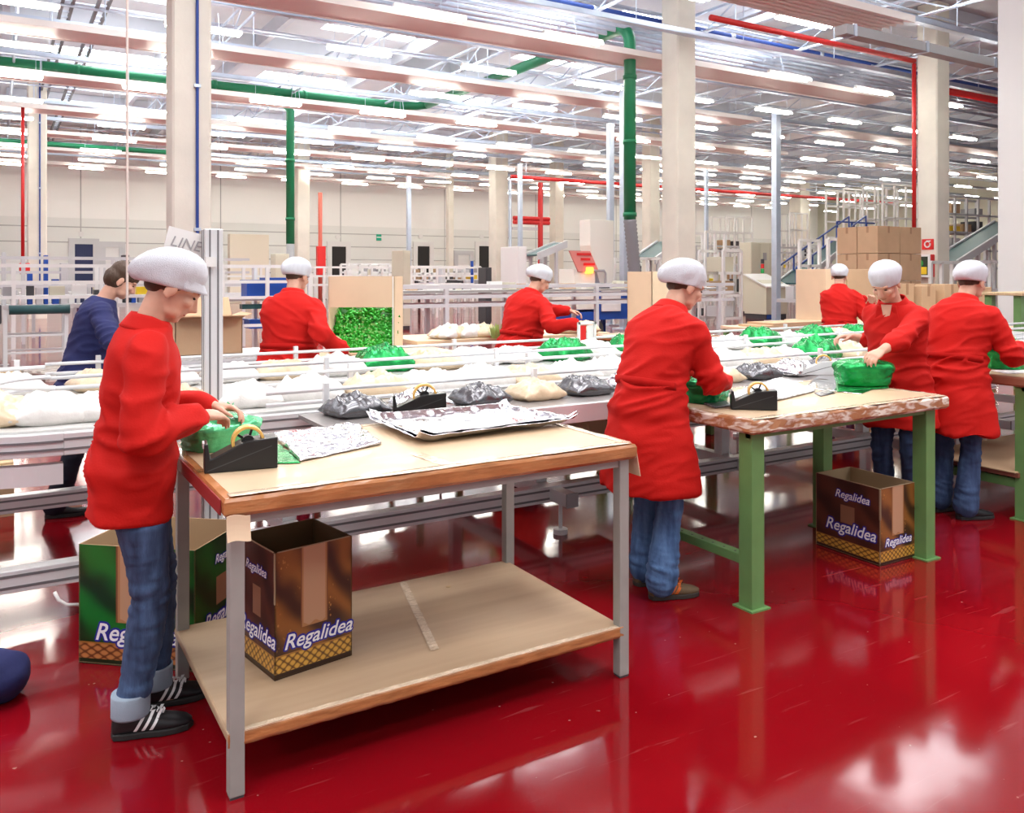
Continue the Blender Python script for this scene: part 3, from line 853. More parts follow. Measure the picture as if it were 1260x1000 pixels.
n = 0; x = CU + 0.3
while x < 9.0:
    kind = 'cream' if n % 3 == 0 else 'white'
    if min(abs(x - q) for q in gx_far) < 0.19: kind = 'green'
    belt_item(x, (FA + FB) / 2 + rnd.uniform(-.04, .04), BZ, kind, '%s on the far lane, %s along from the bend' % (names[kind], ORD[n]), 'packages on the far lane', rnd.uniform(-.3, .3), rnd.uniform(.9, 1.1))
    n += 1; x += rnd.uniform(0.34, 0.41)
for k in range(7):
    a = math.radians(112 + k * 26)
    r = (Ro + Ri) / 2
    kind = 'cream' if k % 2 else 'white'
    belt_item(CU + r * math.cos(a), CV + r * math.sin(a), BZ, kind, '%s lying in the U-turn at left, %s round the bend from the back' % (names[kind], ORD[k]), 'packages in the bend', a + math.pi / 2)
n = 0; x = 1.55
while x < 5.4:
    kind = ('dark', 'silver', 'dark', 'cream')[n % 4]
    o = belt_item(x, LV1 - 0.14, LZ2, kind, '%s on the low ledge behind the worktables, %s from the left' % (names[kind], ORD[n]), 'packages on the low ledge', rnd.uniform(-.2, .2), 0.8)
    n += 1; x += 0.36

# sign post on the conveyor
p = W(262, 490, z=0.95)
px_, pv_ = 1.06, 3.98
p = W(261, 480, Y=4.35)
t = thing('sign_post', 'tall aluminium profile post with a white line sign, rising from the conveyor', 'post', (p.x, p.y, 0.3))
MB().bb(p.x - 0.045, p.y - 0.045, 0.28, p.x + 0.045, p.y + 0.045, W(261, 282, Y=4.35).z).build('post', M_ALU, t, bevel=0.004)
s = MB()
for d in (-0.02, 0.02):
    s.bb(p.x + d - 0.004, p.y - 0.047, 0.3, p.x + d + 0.004, p.y - 0.044, W(261, 283, Y=4.35).z)
    s.bb(p.x - 0.047, p.y + d - 0.004, 0.3, p.x - 0.044, p.y + d + 0.004, W(261, 283, Y=4.35).z)
s.build('slot', M_ALUD, t)
zt = W(240, 284, Y=4.35).z; zb = W(240, 332, Y=4.35).z
MB().box((p.x - 0.13, p.y + 0.03, (zt + zb) / 2), (0.20, 0.008, zt - zb), rot=Matrix.Rotation(math.radians(14), 3, 'Y')).build('sign_plate', M_WHITE, t)
def text_mesh(s, size, shear=0.0, offset=0.0, extrude=0.0008, name='lettering'):
    c = bpy.data.curves.new('t', 'FONT'); c.body = s; c.size = size; c.shear = shear; c.offset = offset; c.extrude = extrude
    c.align_x = 'CENTER'; c.align_y = 'CENTER'; c.resolution_u = 3
    o = bpy.data.objects.new('t', c); C.objects.link(o)
    dg = bpy.context.evaluated_depsgraph_get(); dg.update()
    me = bpy.data.meshes.new_from_object(o.evaluated_get(dg)); bpy.data.objects.remove(o); me.name = name
    return me
def put_text(s, size, parent, centre, xdir, updir, m, shear=0.0, offset=0.0, name='lettering', extrude=0.0008, squash=1.0):
    me = text_mesh(s, size, shear, offset, extrude, name); me.materials.clear(); me.materials.append(m)
    x = Vector(xdir).normalized(); y = Vector(updir).normalized(); z = x.cross(y)
    M = Matrix((x, y, z)).transposed()
    o = bpy.data.objects.new(name, me); C.objects.link(o); o.parent = parent
    o.matrix_local = Matrix.Translation(Vector(centre) - OFF[parent]) @ M.to_4x4() @ Matrix.Diagonal((squash, 1, 1, 1))
    OFF[o] = Vector(centre)
    return o
put_text('LINE', 0.075, t, (p.x - 0.125, p.y + 0.022, zt - 0.07), (1, 0, -0.22), (0.22, 0, 1), M_GREY, 0.2)
MB().box((p.x - 0.02, p.y - 0.06, zt - 0.16), (0.05, 0.03, 0.05)).build('bracket', M_WHITE, t)

# ================================================================== WORKTABLES
def worktable(label, u0, u1, v0, v1, zt, leg_m, leg, th, edge, shelf_z=None, shelf_m=None, stretch=None, over=0.03, cat='table', foot=False, rough_edge=0.0):
    t = thing('worktable', label, cat, ((u0 + u1) / 2, (v0 + v1) / 2, 0))
    nx, ny = 60, 30
    a0, a1, b0, b1 = u0 - over, u1 + over, v0 - over, v1 + over
    seed = u0 * 3
    mb = MB()
    # rounded wrapped slab
    def ringpt(s_, inset, z):
        per = [(a0 + inset, b0 + inset), (a1 - inset, b0 + inset), (a1 - inset, b1 - inset), (a0 + inset, b1 - inset)]
        k = int(s_ * 4) % 4; f = s_ * 4 - int(s_ * 4)
        A, B = per[k], per[(k + 1) % 4]
        x, y = A[0] + (B[0] - A[0]) * f, A[1] + (B[1] - A[1]) * f
        w = rough_edge * noise.noise(Vector((x * 9 + seed, y * 9, z * 20)))
        cx, cy = (a0 + a1) / 2, (b0 + b1) / 2
        return (x + w * (1 if x > cx else -1) * (0 if k % 2 == 0 else 1), y + w * (1 if y > cy else -1) * (1 if k % 2 == 0 else 0), z + w * 0.6)
    N = 160
    prof = [(0.012, zt - th), (0.0, zt - th + 0.012), (0.0, zt - 0.014), (0.006, zt - 0.003), (0.03, zt)]
    vs = [ringpt(k / N, i, z) for (i, z) in prof for k in range(N)]
    fs = [(j * N + k, j * N + (k + 1) % N, (j + 1) * N + (k + 1) % N, (j + 1) * N + k) for j in range(len(prof) - 1) for k in range(N)]
    mb.add(vs, fs); 
    mb.f.append(tuple(range(N))[::-1]); mb.m.append(0)
    mb.build('edge_wrap', edge, t)
    top = MB()
    top.bb(a0 + 0.028, b0 + 0.028, zt - 0.02, a1 - 0.028, b1 - 0.028, zt + 0.0008)
    top.build('tabletop', M_TOP, t)
    # glossy clear tape along the rims
    for (xa, ya, xb, yb) in ((a0 + .02, b0 + .028, a1 - .02, b0 + .028), (a0 + .03, b1 - .03, a1 - .03, b1 - .03), (a1 - .03, b0 + .03, a1 - .03, b1 - .03)):
        g_ = MB()
        dx, dy = xb - xa, yb - ya; L = math.hypot(dx, dy); nxn, nyn = -dy / L, dx / L
        def fn(i, j, xa=xa, ya=ya, dx=dx, dy=dy, nxn=nxn, nyn=nyn):
            w = 0.022 + 0.008 * noise.noise(Vector((i * 14, seed, ya)))
            o_ = (j - 0.5) * 2 * w
            return (xa + dx * i + nxn * o_, ya + dy * i + nyn * o_, zt + 0.0022 + 0.0012 * noise.noise(Vector((i * 60, j * 3, seed))))
        g_.grid(fn, 90, 3); g_.build('rim_tape', M_CLEAR, t, smooth=True, solid=0.001)
    h = leg / 2
    legs = [(u0 + h, v0 + h), (u1 - h, v0 + h), (u0 + h, v1 - h), (u1 - h, v1 - h)]
    for (x, y) in legs:
        o = MB().bb(x - h, y - h, 0.006, x + h, y + h, zt - th).build('leg', leg_m, t, bevel=0.004)
        f_ = MB()
        if foot: f_.bb(x - h - 0.02, y - h - 0.02, 0, x + h + 0.02, y + h + 0.02, 0.008)
        else: f_.bb(x - h * .9, y - h * .9, 0, x + h * .9, y + h * .9, 0.012)
        f_.build('foot_plate', leg_m if foot else M_DARK, o)
    # frame under the top
    MB().bb(u0, v0 + 0.01, zt - th - 0.03, u1, v0 + 0.04, zt - th).build('apron', leg_m, t)
    MB().bb(u0, v1 - 0.04, zt - th - 0.03, u1, v1 - 0.01, zt - th).build('apron', leg_m, t)
    if stretch:
        z0, z1 = stretch
        for x in (u0 + h, u1 - h):
            o = MB().bb(x - 0.03, v0 + leg, z0, x + 0.03, v1 - leg, z1).build('stretcher', leg_m, t, bevel=0.004)
            d = MB()
            for q in range(7): d.tube([(x - 0.008, v0 + 0.14 + q * 0.075, z1 - 0.001), (x - 0.008, v0 + 0.14 + q * 0.075, z1 + 0.0008)], 0.006, 8)
            d.build('hole', M_DARK, o)
    return t, (a0, a1, b0, b1)

def top_material():
    g = NG('cardboard worktop', 0.42, coat=0.15)
    co = g.coord('Object')
    n_ = g.ramp(g.noise(co, 2.5, 5), 0.3, 0.7)
    c = g.mix(n_, (0.50, 0.36, 0.225), (0.58, 0.43, 0.28))
    st = g.ramp(g.noise(co, 30, 2), 0.70, 0.76)
    c = g.mix(g.math('MULTIPLY', st, 0.3), c, (0.22, 0.13, 0.07))
    sc = g.ramp(g.noise(g.map(co, (1, 18, 1), (0, 0, 0.7)), 4, 4), 0.66, 0.72)
    c = g.mix(g.math('MULTIPLY', sc, 0.35), c, (0.85, 0.74, 0.60))
    g.color(c); g.bump(g.noise(co, 6, 3), 0.15, 0.01); return g.m
M_TOP = top_material()
def worn_edge():
    g = NG('worn taped edge', 0.3, coat=0.3)
    co = g.coord('Object')
    f = g.ramp(g.noise(g.map(co, (1, 1, 3)), 12, 6, 0.8), 0.46, 0.6)
    c = g.mix(f, (0.40, 0.17, 0.07), (0.78, 0.70, 0.60)); g.color(c)
    g.bump(g.noise(co, 18, 4), 0.5, 0.012); return g.m
M_WORN = worn_edge()

# table one
u0, u1, v0, v1 = 0.600, 2.145, 2.635, 3.555
T1, ext1 = worktable('worktable with grey steel legs and a lower shelf, in front', u0, u1, v0, v1, 0.925, M_STEEL, 0.046, 0.062, M_TAPE, rough_edge=0.006, over=0.022)
# dark red left end strip, loose cardboard flaps over two legs, tape seam on the top
MB().bb(ext1[0] - 0.005, ext1[2] + 0.03, 0.868, ext1[0] - 0.001, ext1[3] - 0.02, 0.915).build('end_strip', mat('dark red strip', (0.30, 0.03, 0.03), 0.4), T1)
fl = MB(); fl.grid(lambda i, j: (ext1[0] + 0.005 + 0.07 * i, ext1[2] - 0.012 - 0.012 * j * j, 0.872 - 0.075 * j + 0.004 * math.sin(i * 5)), 6, 5); fl.build('cardboard_flap', M_CARDL, T1, solid=0.003)
fl = MB(); fl.grid(lambda i, j: (ext1[1] + 0.006 + 0.02 * j, ext1[2] + 0.01 + 0.11 * i, 0.89 - 0.10 * j), 6, 5); fl.build('cardboard_flap', M_CARDL, T1, solid=0.003)
MB().grid(lambda i, j: (1.33 + 0.05 * i - 0.02 * j, 2.63 + 0.26 * j, 0.9275 + 0.001 * noise.noise(Vector((i * 9, j * 9, 0)))), 5, 14).build('tape_patch', M_CLEAR, T1, smooth=True)
def card_shelf():
    g = NG('cardboard shelf', 0.45, coat=0.1)
    co = g.coord('Object'); n_ = g.ramp(g.noise(g.map(co, (0.5, 6, 1)), 2.0, 4), 0.3, 0.7)
    g.color(g.mix(n_, (0.40, 0.28, 0.17), (0.50, 0.36, 0.23))); return g.m
M_SHELF = card_shelf()
SZ = 0.200
sh = MB().bb(u0 - 0.004, v0 + 0.006, SZ - 0.032, u1 - 0.02, v1, SZ).build('shelf', M_SHELF, T1, bevel=0.008)
MB().grid(lambda i, j: (u0 - 0.004 + (u1 - u0 - 0.016) * i, v0 + 0.002 - 0.004 * noise.noise(Vector((i * 30, j * 4, 1))), SZ + 0.003 - 0.042 * j), 80, 4).build('shelf_edge_tape', M_TAPE, sh, smooth=True, solid=0.002)
MB().grid(lambda i, j: (u0 - 0.004 + (u1 - u0 - 0.016) * i, v0 + 0.000 + 0.028 * j, SZ + 0.002 + 0.002 * noise.noise(Vector((i * 40, j * 4, 3)))), 80, 4).build('shelf_rim_tape', M_CLEAR, sh, smooth=True)
MB().grid(lambda i, j: (1.55 + 0.035 * i - 0.18 * j, v1 - 0.02 - 0.70 * j, SZ + 0.003 + 0.0025 * noise.noise(Vector((i * 4, j * 40, 3)))), 5, 60).build('clear_tape', M_CLEAR, sh, smooth=True)
MB().ball((1.72, 3.38, SZ + 0.001), (0.012, 0.01, 0.003)).build('rust_spot', M_WOOD, sh)

# table two
T2, ext2 = worktable('green-legged worktable with worn taped edge in the middle right', 3.045, 4.50, 2.83, 3.60, 0.915, M_GREENP, 0.085, 0.07, M_WORN, stretch=(0.20, 0.245), foot=True, rough_edge=0.014, over=0.05)
# table three
T3, ext3 = worktable('green-legged worktable at the right edge with a cardboard covered shelf', 5.66, 7.16, 2.93, 3.75, 0.93, M_GREENP, 0.085, 0.065, mat('dark wooden edge', (0.30, 0.12, 0.07), 0.4, vary=0.2), stretch=(0.20, 0.26), foot=True)
sh = MB().bb(5.64, 2.98, 0.275, 7.1, 3.72, 0.305).build('shelf', mat('dark shelf board', (0.22, 0.08, 0.05), 0.5), T3)
MB().bb(5.62, 2.99, 0.306, 7.08, 3.71, 0.312).build('cardboard_sheet', M_CARD, sh)
# table behind the conveyor seen through the legs
T4, _ = worktable('green-legged bench with a lower tray beyond the conveyor, behind the centre woman', 5.15, 6.10, 6.12, 6.85, 0.985, M_GREENP, 0.085, 0.05, M_TAPE)
sh = MB().bb(5.24, 6.13, 0.12, 6.01, 6.84, 0.20).build('shelf', M_WOOD, T4)

# ================================================================== CARTONS
def carton_mat(name, dark, swirl, wide_strip, band=True, strip=(0.36, 0.64), strip_lo=0.36, small=False, bub=True, band_col=((0.62, 0.33, 0.05), (0.12, 0.045, 0.01))):
    g = NG(name, 0.35, coat=0.15)
    uv = g.node('ShaderNodeUVMap').outputs[0]
    x, y, z = g.sep(uv)
    sw = g.node('ShaderNodeTexWave'); sw.bands_direction = 'DIAGONAL'; sw.inputs['Scale'].default_value = 0.8; sw.inputs['Distortion'].default_value = 11; sw.inputs['Detail'].default_value = 2; sw.inputs['Detail Scale'].default_value = 1.2
    g.put(sw.inputs['Vector'], uv)
    f = g.math('POWER', sw.outputs['Fac'], 1.5)
    c = g.mix(f, dark, swirl)
    if bub:
        vo = g.node('ShaderNodeTexVoronoi'); vo.inputs['Scale'].default_value = 26; g.put(vo.inputs['Vector'], uv)
        dots = g.math('LESS_THAN', vo.outputs['Distance'], 0.28)
        msk = g.ramp(g.noise(uv, 3.2, 2), 0.52, 0.6)
        c = g.mix(g.math('MULTIPLY', g.math('MULTIPLY', dots, msk), 0.65), c, (0.55, 0.25, 0.06))
    def rng(v, a, b): return g.math('MULTIPLY', g.math('GREATER_THAN', v, a), g.math('LESS_THAN', v, b))
    if strip:
        e = 0.012
        c = g.mix(g.math('MULTIPLY', rng(x, strip[0] - 0.035, strip[1] + 0.035), g.math('GREATER_THAN', y, strip_lo)), c, (0.20, 0.075, 0.03))
        c = g.mix(g.math('MULTIPLY', rng(x, strip[0] - 0.02, strip[1] + 0.02), g.math('GREATER_THAN', y, strip_lo)), c, (0.42, 0.20, 0.08))
        wav = g.math('MULTIPLY_ADD', g.math('SINE', g.math('MULTIPLY', x, 40.0)), 0.012, strip_lo + 0.02)
        c = g.mix(g.math('MULTIPLY', rng(x, strip[0], strip[1]), g.math('GREATER_THAN', y, wav)), c, (0.50, 0.29, 0.17))
    if small:
        c = g.mix(g.math('MULTIPLY', rng(x, 0.40, 0.62), rng(y, 0.42, 0.66)), c, (0.28, 0.13, 0.07))
    # woven gold band at the foot
    a = g.math('ADD', g.math('MULTIPLY', x, 9.0), g.math('MULTIPLY', y, 15.0)); b = g.math('SUBTRACT', g.math('MULTIPLY', x, 9.0), g.math('MULTIPLY', y, 15.0))
    w = g.math('MULTIPLY', g.math('ABSOLUTE', g.math('SINE', g.math('MULTIPLY', a, 3.1416))), g.math('ABSOLUTE', g.math('SINE', g.math('MULTIPLY', b, 3.1416))))
    gold = g.mix(g.ramp(w, 0.05, 0.6), band_col[1], band_col[0])
    c = g.mix(rng(y, 0.045, 0.175), c, gold)
    c = g.mix(rng(y, 0.172, 0.185), c, (0.35, 0.15, 0.03))
    c = g.mix(g.math('LESS_THAN', y, 0.045), c, tuple(q * 0.6 for q in dark))
    g.color(c); return g.m
M_BOXB = carton_mat('chocolate brown carton print', (0.045, 0.015, 0.006), (0.27, 0.10, 0.02), True)
M_BOXBS = carton_mat('chocolate brown carton side print', (0.045, 0.011, 0.006), (0.10, 0.025, 0.012), False, strip=None, small=True, bub=False)
M_BOXG = carton_mat('dark green carton print', (0.004, 0.03, 0.006), (0.008, 0.16, 0.02), True, bub=False, band_col=((0.50, 0.20, 0.06), (0.12, 0.03, 0.01)))
M_BOXGS = carton_mat('dark green carton side print', (0.004, 0.03, 0.006), (0.008, 0.10, 0.015), False, strip=None, small=True, bub=False, band_col=((0.50, 0.20, 0.06), (0.12, 0.03, 0.01)))

def printed_word(par, c, x_, size, out):
    """white italic word with an even blue outline, printed on a panel"""
    me = text_mesh('Regalidea', size, 0.30, size * 0.012, 0.0, 'outline')
    b_ = MB(); z_ = Vector((0, 0, 1)); P = [v.co.copy() for v in me.vertices]; Fc = [tuple(p.vertices) for p in me.polygons]
    r = size * 0.085
    for k in range(10):
        a_ = 2 * math.pi * k / 10
        b_.add([c + x_ * (p.x + r * math.cos(a_)) + z_ * (p.y + r * math.sin(a_)) + out * (0.0012 + 0.00003 * k) for p in P], Fc)
    o = b_.build('lettering_outline', M_INK, par)
    b_ = MB(); b_.add([c + x_ * p.x + z_ * p.y + out * 0.0028 for p in P], Fc); b_.build('lettering', M_INKW, par)
def carton(name, label, c00, ex, ey, w, d, h, mf, ms, inside, words=True, slit=True, flare=0.0):
    """open carton; c00 near corner, ex / ey unit vectors of its two visible faces"""
    ex, ey = Vector(ex).normalized(), Vector(ey).normalized()
    c00 = Vector(c00)
    ctr = c00 + ex * w / 2 + ey * d / 2
    t = thing(name, label, 'box', ctr)
    up = Vector((0, 0, 1)); th = 0.005
    def panel(pname, a, dx, L, m, inward):
        me = bpy.data.meshes.new(pname)
        a = a - OFF[t]
        q = [a, a + dx * L, a + dx * L + up * h, a + up * h]
        i_ = [p + inward * th for p in q]
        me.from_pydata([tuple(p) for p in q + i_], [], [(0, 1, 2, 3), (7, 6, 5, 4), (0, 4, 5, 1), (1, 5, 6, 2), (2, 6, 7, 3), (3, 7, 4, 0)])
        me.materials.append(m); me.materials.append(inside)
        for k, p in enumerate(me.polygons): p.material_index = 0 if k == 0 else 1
        ul = me.uv_layers.new(name='UVMap')
        for k, p in enumerate(me.polygons):
            for li, vi in zip(p.loop_indices, p.vertices):
                ul.data[li].uv = ((vi % 4 in (1, 2)) * 1.0, (vi % 4 in (2, 3)) * 1.0)
        o = bpy.data.objects.new(pname, me); C.objects.link(o); o.parent = t; OFF[o] = OFF[t]
        return o
    f = panel('front_panel', c00, ex, w, mf, ey)
    s = panel('side_panel', c00 + ey * d, -ey, d, ms, ex)
    panel('back_panel', c00 + ex * w + ey * d, -ex, w, mf, -ey)
    panel('side_panel', c00 + ex * w, ey, d, ms, -ex)
    MB().add([c00 + Vector((0, 0, th)), c00 + ex * w + Vector((0, 0, th)), c00 + ex * w + ey * d + Vector((0, 0, th)), c00 + ey * d + Vector((0, 0, th))], [(0, 1, 2, 3)]).build('bottom', inside, t, solid=0.004)
    if slit:
        q = MB(); q.bar(c00 + up * h * 0.60 - (ex + ey) * 0.001, c00 + up * h - (ex + ey) * 0.001, 0.010, 0.004); q.build('corner_slit', mat('cut edge cardboard', (0.36, 0.26, 0.16), 0.8), t)
        # cut cardboard edge along the rim
        q = MB(); q.bar(c00 + up * (h + 0.001) + ex * 0.01, c00 + up * (h + 0.001) + ex * (w - 0.01), 0.005, 0.003); q.bar(c00 + up * (h + 0.001) + ey * 0.01, c00 + up * (h + 0.001) + ey * (d - 0.01), 0.005, 0.003)
        q.build('cut_rim', mat('cut edge cardboard', (0.36, 0.26, 0.16), 0.8), t)
    def word(par, c, xd, size, out):
        x_ = Vector(xd).normalized()
        printed_word(par, c, x_, size, out)
    if words:
        word(f, c00 + ex * w * words[0][0] + up * h * words[0][1], ex, words[0][2], -ey)
        for (a_, b_, c_) in words[1:]:
            word(s, c00 + ey * d * a_ + up * h * b_, -ey, c_, -ex)
    return t
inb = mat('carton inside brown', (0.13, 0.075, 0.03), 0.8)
# carton on the shelf of table one: near corner, right corner, left corner from the photograph
def on_z(px, py, z): return W(px, py, z=z)
a = on_z(338, 838, SZ + 0.001); b = on_z(433, 806, SZ + 0.001); cc_ = on_z(292, 806, SZ + 0.001)
ex = (b - a); wl = ex.length; ex.normalize(); ey = Vector((-ex.y, ex.x, 0))
H1 = (W(338, 838, Y=(a.x * SN + a.y * CS)).z - W(338, 838 - 157, Y=(a.x * SN + a.y * CS)).z) * -1
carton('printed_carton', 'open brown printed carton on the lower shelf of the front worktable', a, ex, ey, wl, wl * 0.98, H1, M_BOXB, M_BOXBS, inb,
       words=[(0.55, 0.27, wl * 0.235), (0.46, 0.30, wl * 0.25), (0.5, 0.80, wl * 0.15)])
a = on_z(1083, 697, 0.001); b = on_z(1126, 685, 0.001); cc_ = on_z(1004, 669, 0.001)
ex = (b - a); wl = ex.length; ex.normalize(); ey = Vector((-ex.y, ex.x, 0))
d2 = (cc_ - a).length
ey2 = (cc_ - a).normalized()
Yd = a.x * SN + a.y * CS; H2 = (697 - 602) / F * Yd
carton('printed_carton', 'open brown printed carton on the floor beside the right green leg', a, ex, ey2, wl, d2, H2, M_BOXB, M_BOXBS, mat('carton inside tan', (0.42, 0.30, 0.17), 0.85),
       words=[(0.5, 0.28, wl * 0.20), (0.45, 0.36, d2 * 0.205), (0.42, 0.80, d2 * 0.14)])
# green carton behind the left woman
a = on_z(97, 815, 0.001)
Yd = a.x * SN + a.y * CS; H3 = (815 - 669) / F * Yd
b = on_z(240, 827, 0.001)
ex = (b - a); wl = ex.length; ex.normalize(); ey = Vector((-ex.y, ex.x, 0))
t = carton('printed_carton', 'open green printed carton on the floor behind the left woman', a, ex, ey, wl, 0.42, H3, M_BOXG, M_BOXGS, mat('carton inside warm', (0.40, 0.27, 0.15), 0.85),
       words=[(0.5, 0.27, wl * 0.19)], slit=False)
# a second green face seen between the legs, to the right
rt = a + ex * wl
sd = Vector((ey.x, ey.y, 0))
printed_word(t, rt + ey * 0.22 + Vector((0, 0, 0.16)) + ex * 0.004, ey, 0.085, ex)
printed_word(t, rt + ey * 0.24 + Vector((0, 0, H3 * 0.82)) + ex * 0.004, ey, 0.05, ex)

def card_box(label, x0, y0, z0, x1, y1, z1, m=None, flaps=0, tape=True, open_top=False, group=None, rz=0.0):
    cx, cy = (x0 + x1) / 2, (y0 + y1) / 2
    t = thing('cardboard_box', label, 'box', (cx, cy, z0), 0, group)
    m = m or M_CARD
    if open_top:
        th = 0.006
        b_ = MB(); b_.bb(x0, y0, z0, x1, y1, z0 + th); b_.bb(x0, y0, z0, x0 + th, y1, z1); b_.bb(x1 - th, y0, z0, x1, y1, z1); b_.bb(x0, y0, z0, x1, y0 + th, z1); b_.bb(x0, y1 - th, z0, x1, y1, z1)
        b_.build('body', m, t)
    else:
        MB().bb(x0, y0, z0, x1, y1, z1).build('body', m, t, bevel=0.006)
        s_ = MB(); s_.bb(x0 + 0.002, cy - 0.003, z1, x1 - 0.002, cy + 0.003, z1 + 0.002); s_.build('flap_seam', M_CARDIN, t)
    if tape:
        s_ = MB(); s_.bb(x0 - 0.002, cy - 0.03, z1 - 0.12 * (z1 - z0) * 2, x0, cy + 0.03, z1 - 0.001); s_.bb(cx - 0.03, y0 - 0.002, z1 - 0.25 * (z1 - z0), cx + 0.03, y0, z1 - 0.001)
        s_.build('packing_tape', mat('dull brown tape', (0.36, 0.21, 0.11), 0.4), t)
    if flaps:
        L = (y1 - y0) * 0.45
        for (xa, xs, an) in ((x0, -1, 25), (x1, 1, 20)):
            A = Vector((xa, 0, z1)); dv = Vector((xs * math.cos(math.radians(an)), 0, math.sin(math.radians(an)))) * L * 0.5
            MB().add([(xa, y0, z1), (xa, y1, z1), (xa + dv.x, y1, z1 + dv.z), (xa + dv.x, y0, z1 + dv.z)], [(0, 1, 2, 3)]).build('flap', m, t, solid=0.005)
        MB().add([(x0, y1, z1), (x1, y1, z1), (x1, y1 + 0.12, z1 + 0.15), (x0, y1 + 0.12, z1 + 0.15)], [(0, 1, 2, 3)]).build('flap', m, t, solid=0.005)
        MB().add([(x0, y0, z1), (x1, y0, z1), (x1, y0 - 0.10, z1 + 0.02), (x0, y0 - 0.10, z1 + 0.02)], [(0, 1, 2, 3)]).build('flap', m, t, solid=0.005)
    return t

# ================================================================== THINGS ON THE TABLES
def dispenser(label, loc, rz, body, s=1.0):
    t = thing('tape_dispenser', label, 'tape dispenser', loc, rz)
    OFF[t] = Vector((0, 0, 0))
    L, w = 0.235 * s, 0.085 * s
    hh = 0.105 * s; lo = 0.045 * s
    poly = [(-L / 2, -w / 2, 0), (L / 2, -w / 2, 0), (L / 2, -w / 2, hh), (L * 0.05, -w / 2, hh * 0.92), (-L / 2 + 0.02, -w / 2, lo), (-L / 2 + 0.012, -w / 2, lo + 0.052 * s), (-L / 2, -w / 2, lo + 0.052 * s)]
    MB().prism(poly, (0, w, 0)).build('body', body, t, bevel=0.004)
    # recess line on the side
    MB().add([(-L / 2 + 0.01, -w / 2 - 0.001, 0.006), (L / 2 - 0.02, -w / 2 - 0.001, hh - 0.03), (L / 2 - 0.02, -w / 2 - 0.001, hh - 0.027), (-L / 2 + 0.01, -w / 2 - 0.001, 0.010)], [(0, 1, 2, 3)]).build('edge_line', M_DARK, t)
    # roll of tape: thick ring standing in the body
    c = Vector((L * 0.10, 0, hh * 0.86)); R, r0 = 0.054 * s, 0.044 * s; ww = 0.022 * s
    n_ = 32; vs = []
    for k in range(n_):
        a_ = 2 * math.pi * k / n_
        for (rr, yy) in ((R, -ww), (R, ww), (r0, ww), (r0, -ww)):
            vs.append((c.x + rr * math.cos(a_), yy, c.z + rr * math.sin(a_)))
    fs = [(k * 4 + j, k * 4 + (j + 1) % 4, ((k + 1) % n_) * 4 + (j + 1) % 4, ((k + 1) % n_) * 4 + j) for k in range(n_) for j in range(4)]
    MB().add(vs, fs).build('tape_roll', M_TAPEROLL, t, bevel=0.002)
    hub = MB(); hub.tube([(c.x, -ww * 0.8, c.z), (c.x, ww * 0.8, c.z)], r0 * 0.5, 16)
    for k in range(5):
        a_ = 2 * math.pi * k / 5; hub.bar((c.x, 0, c.z), (c.x + r0 * math.cos(a_), 0, c.z + r0 * math.sin(a_)), 0.008 * s)
    hub.build('hub', body, t)
    MB().bb(-L / 2 - 0.004, -w * 0.32, lo + 0.035 * s, -L / 2 + 0.002, w * 0.32, lo + 0.052 * s).build('cutter', M_ALU, t)
    return t
p = W(296, 583, z=0.917)
dispenser('black tape dispenser at the left end of the front worktable', W(296, 576, z=0.9265), math.radians(-9), M_BLACK, 1.02)
dispenser('black tape dispenser on the conveyor ledge just behind the silver sheets', (WV(516, 514, 3.86).x, 3.86, 0.887), math.radians(-22), M_BLACK, 1.12)
dispenser('black tape dispenser on the left corner of the green-legged table', W(927, 503, z=0.917), math.radians(-40), M_BLACK, 0.95)
dispenser('grey tape dispenser beside the conveyor, left of the shiny green bag', W(1009, 461, z=0.917), math.radians(-48), M_LGREY, 0.95)

def sheet(name, pts, z, m, label, cat='sheet', amp=0.006, freq=9, seed=0, n=(40, 30), thick=0.0015, curl=None, parent=None, group=None):
    """soft crumpled sheet over four corner points (x,y)"""
    P = [Vector((q[0], q[1], 0)) for q in pts]
    def fn(i, j):
        a_ = P[0].lerp(P[1], i); b_ = P[3].lerp(P[2], i); q = a_.lerp(b_, j)
        w = noise.noise(Vector((q.x * freq + seed, q.y * freq, seed))) ; w2 = noise.noise(Vector((q.x * freq * 3 + seed, q.y * freq * 3, seed)))
        e = min(i, 1 - i, j, 1 - j)
        jx = noise.noise(Vector((i * 6, j * 6, seed + 3))) * 0.012
        zz = z + thick + amp * (0.55 + 0.5 * w + 0.3 * w2) * (1.0 if e > 0.0 else 0.3)
        if curl: zz += curl(i, j)
        return (q.x + jx, q.y + jx * 0.7, zz)
    mb = MB(); mb.grid(fn, n[0], n[1])
    return mb.build(name, m, parent, smooth=True, solid=thick, label=label, cat=cat, group=group)
zt = 0.9265
c4 = [W(450, 521, z=zt), W(516, 549, z=zt), W(713, 524, z=zt), W(622, 506, z=zt)]
q4 = [(c.x, c.y) for c in (c4[0], c4[1], c4[2], c4[3])]
edge_curl = lambda i, j: 0.030 * max(0, 1 - min(i, 1 - i) * 14) + 0.024 * max(0, 1 - min(j, 1 - j) * 14)
st = thing('foil_sheet_stack', 'large stack of silver foil sheets on the front worktable', 'foil sheets', ((q4[0][0] + q4[2][0]) / 2, (q4[0][1] + q4[2][1]) / 2, zt))
for k in range(2):
    sc_ = 1 - 0.02 * k
    cx = sum(q[0] for q in q4) / 4; cy = sum(q[1] for q in q4) / 4
    qq = [(cx + (q[0] - cx) * sc_ + 0.008 * k, cy + (q[1] - cy) * sc_ + 0.004 * k) for q in q4]
    sheet('sheet', qq, zt + 0.008 * k, M_FOIL, None, None, amp=0.020, freq=7, seed=k * 4.3, n=(60, 50), curl=edge_curl, parent=st)
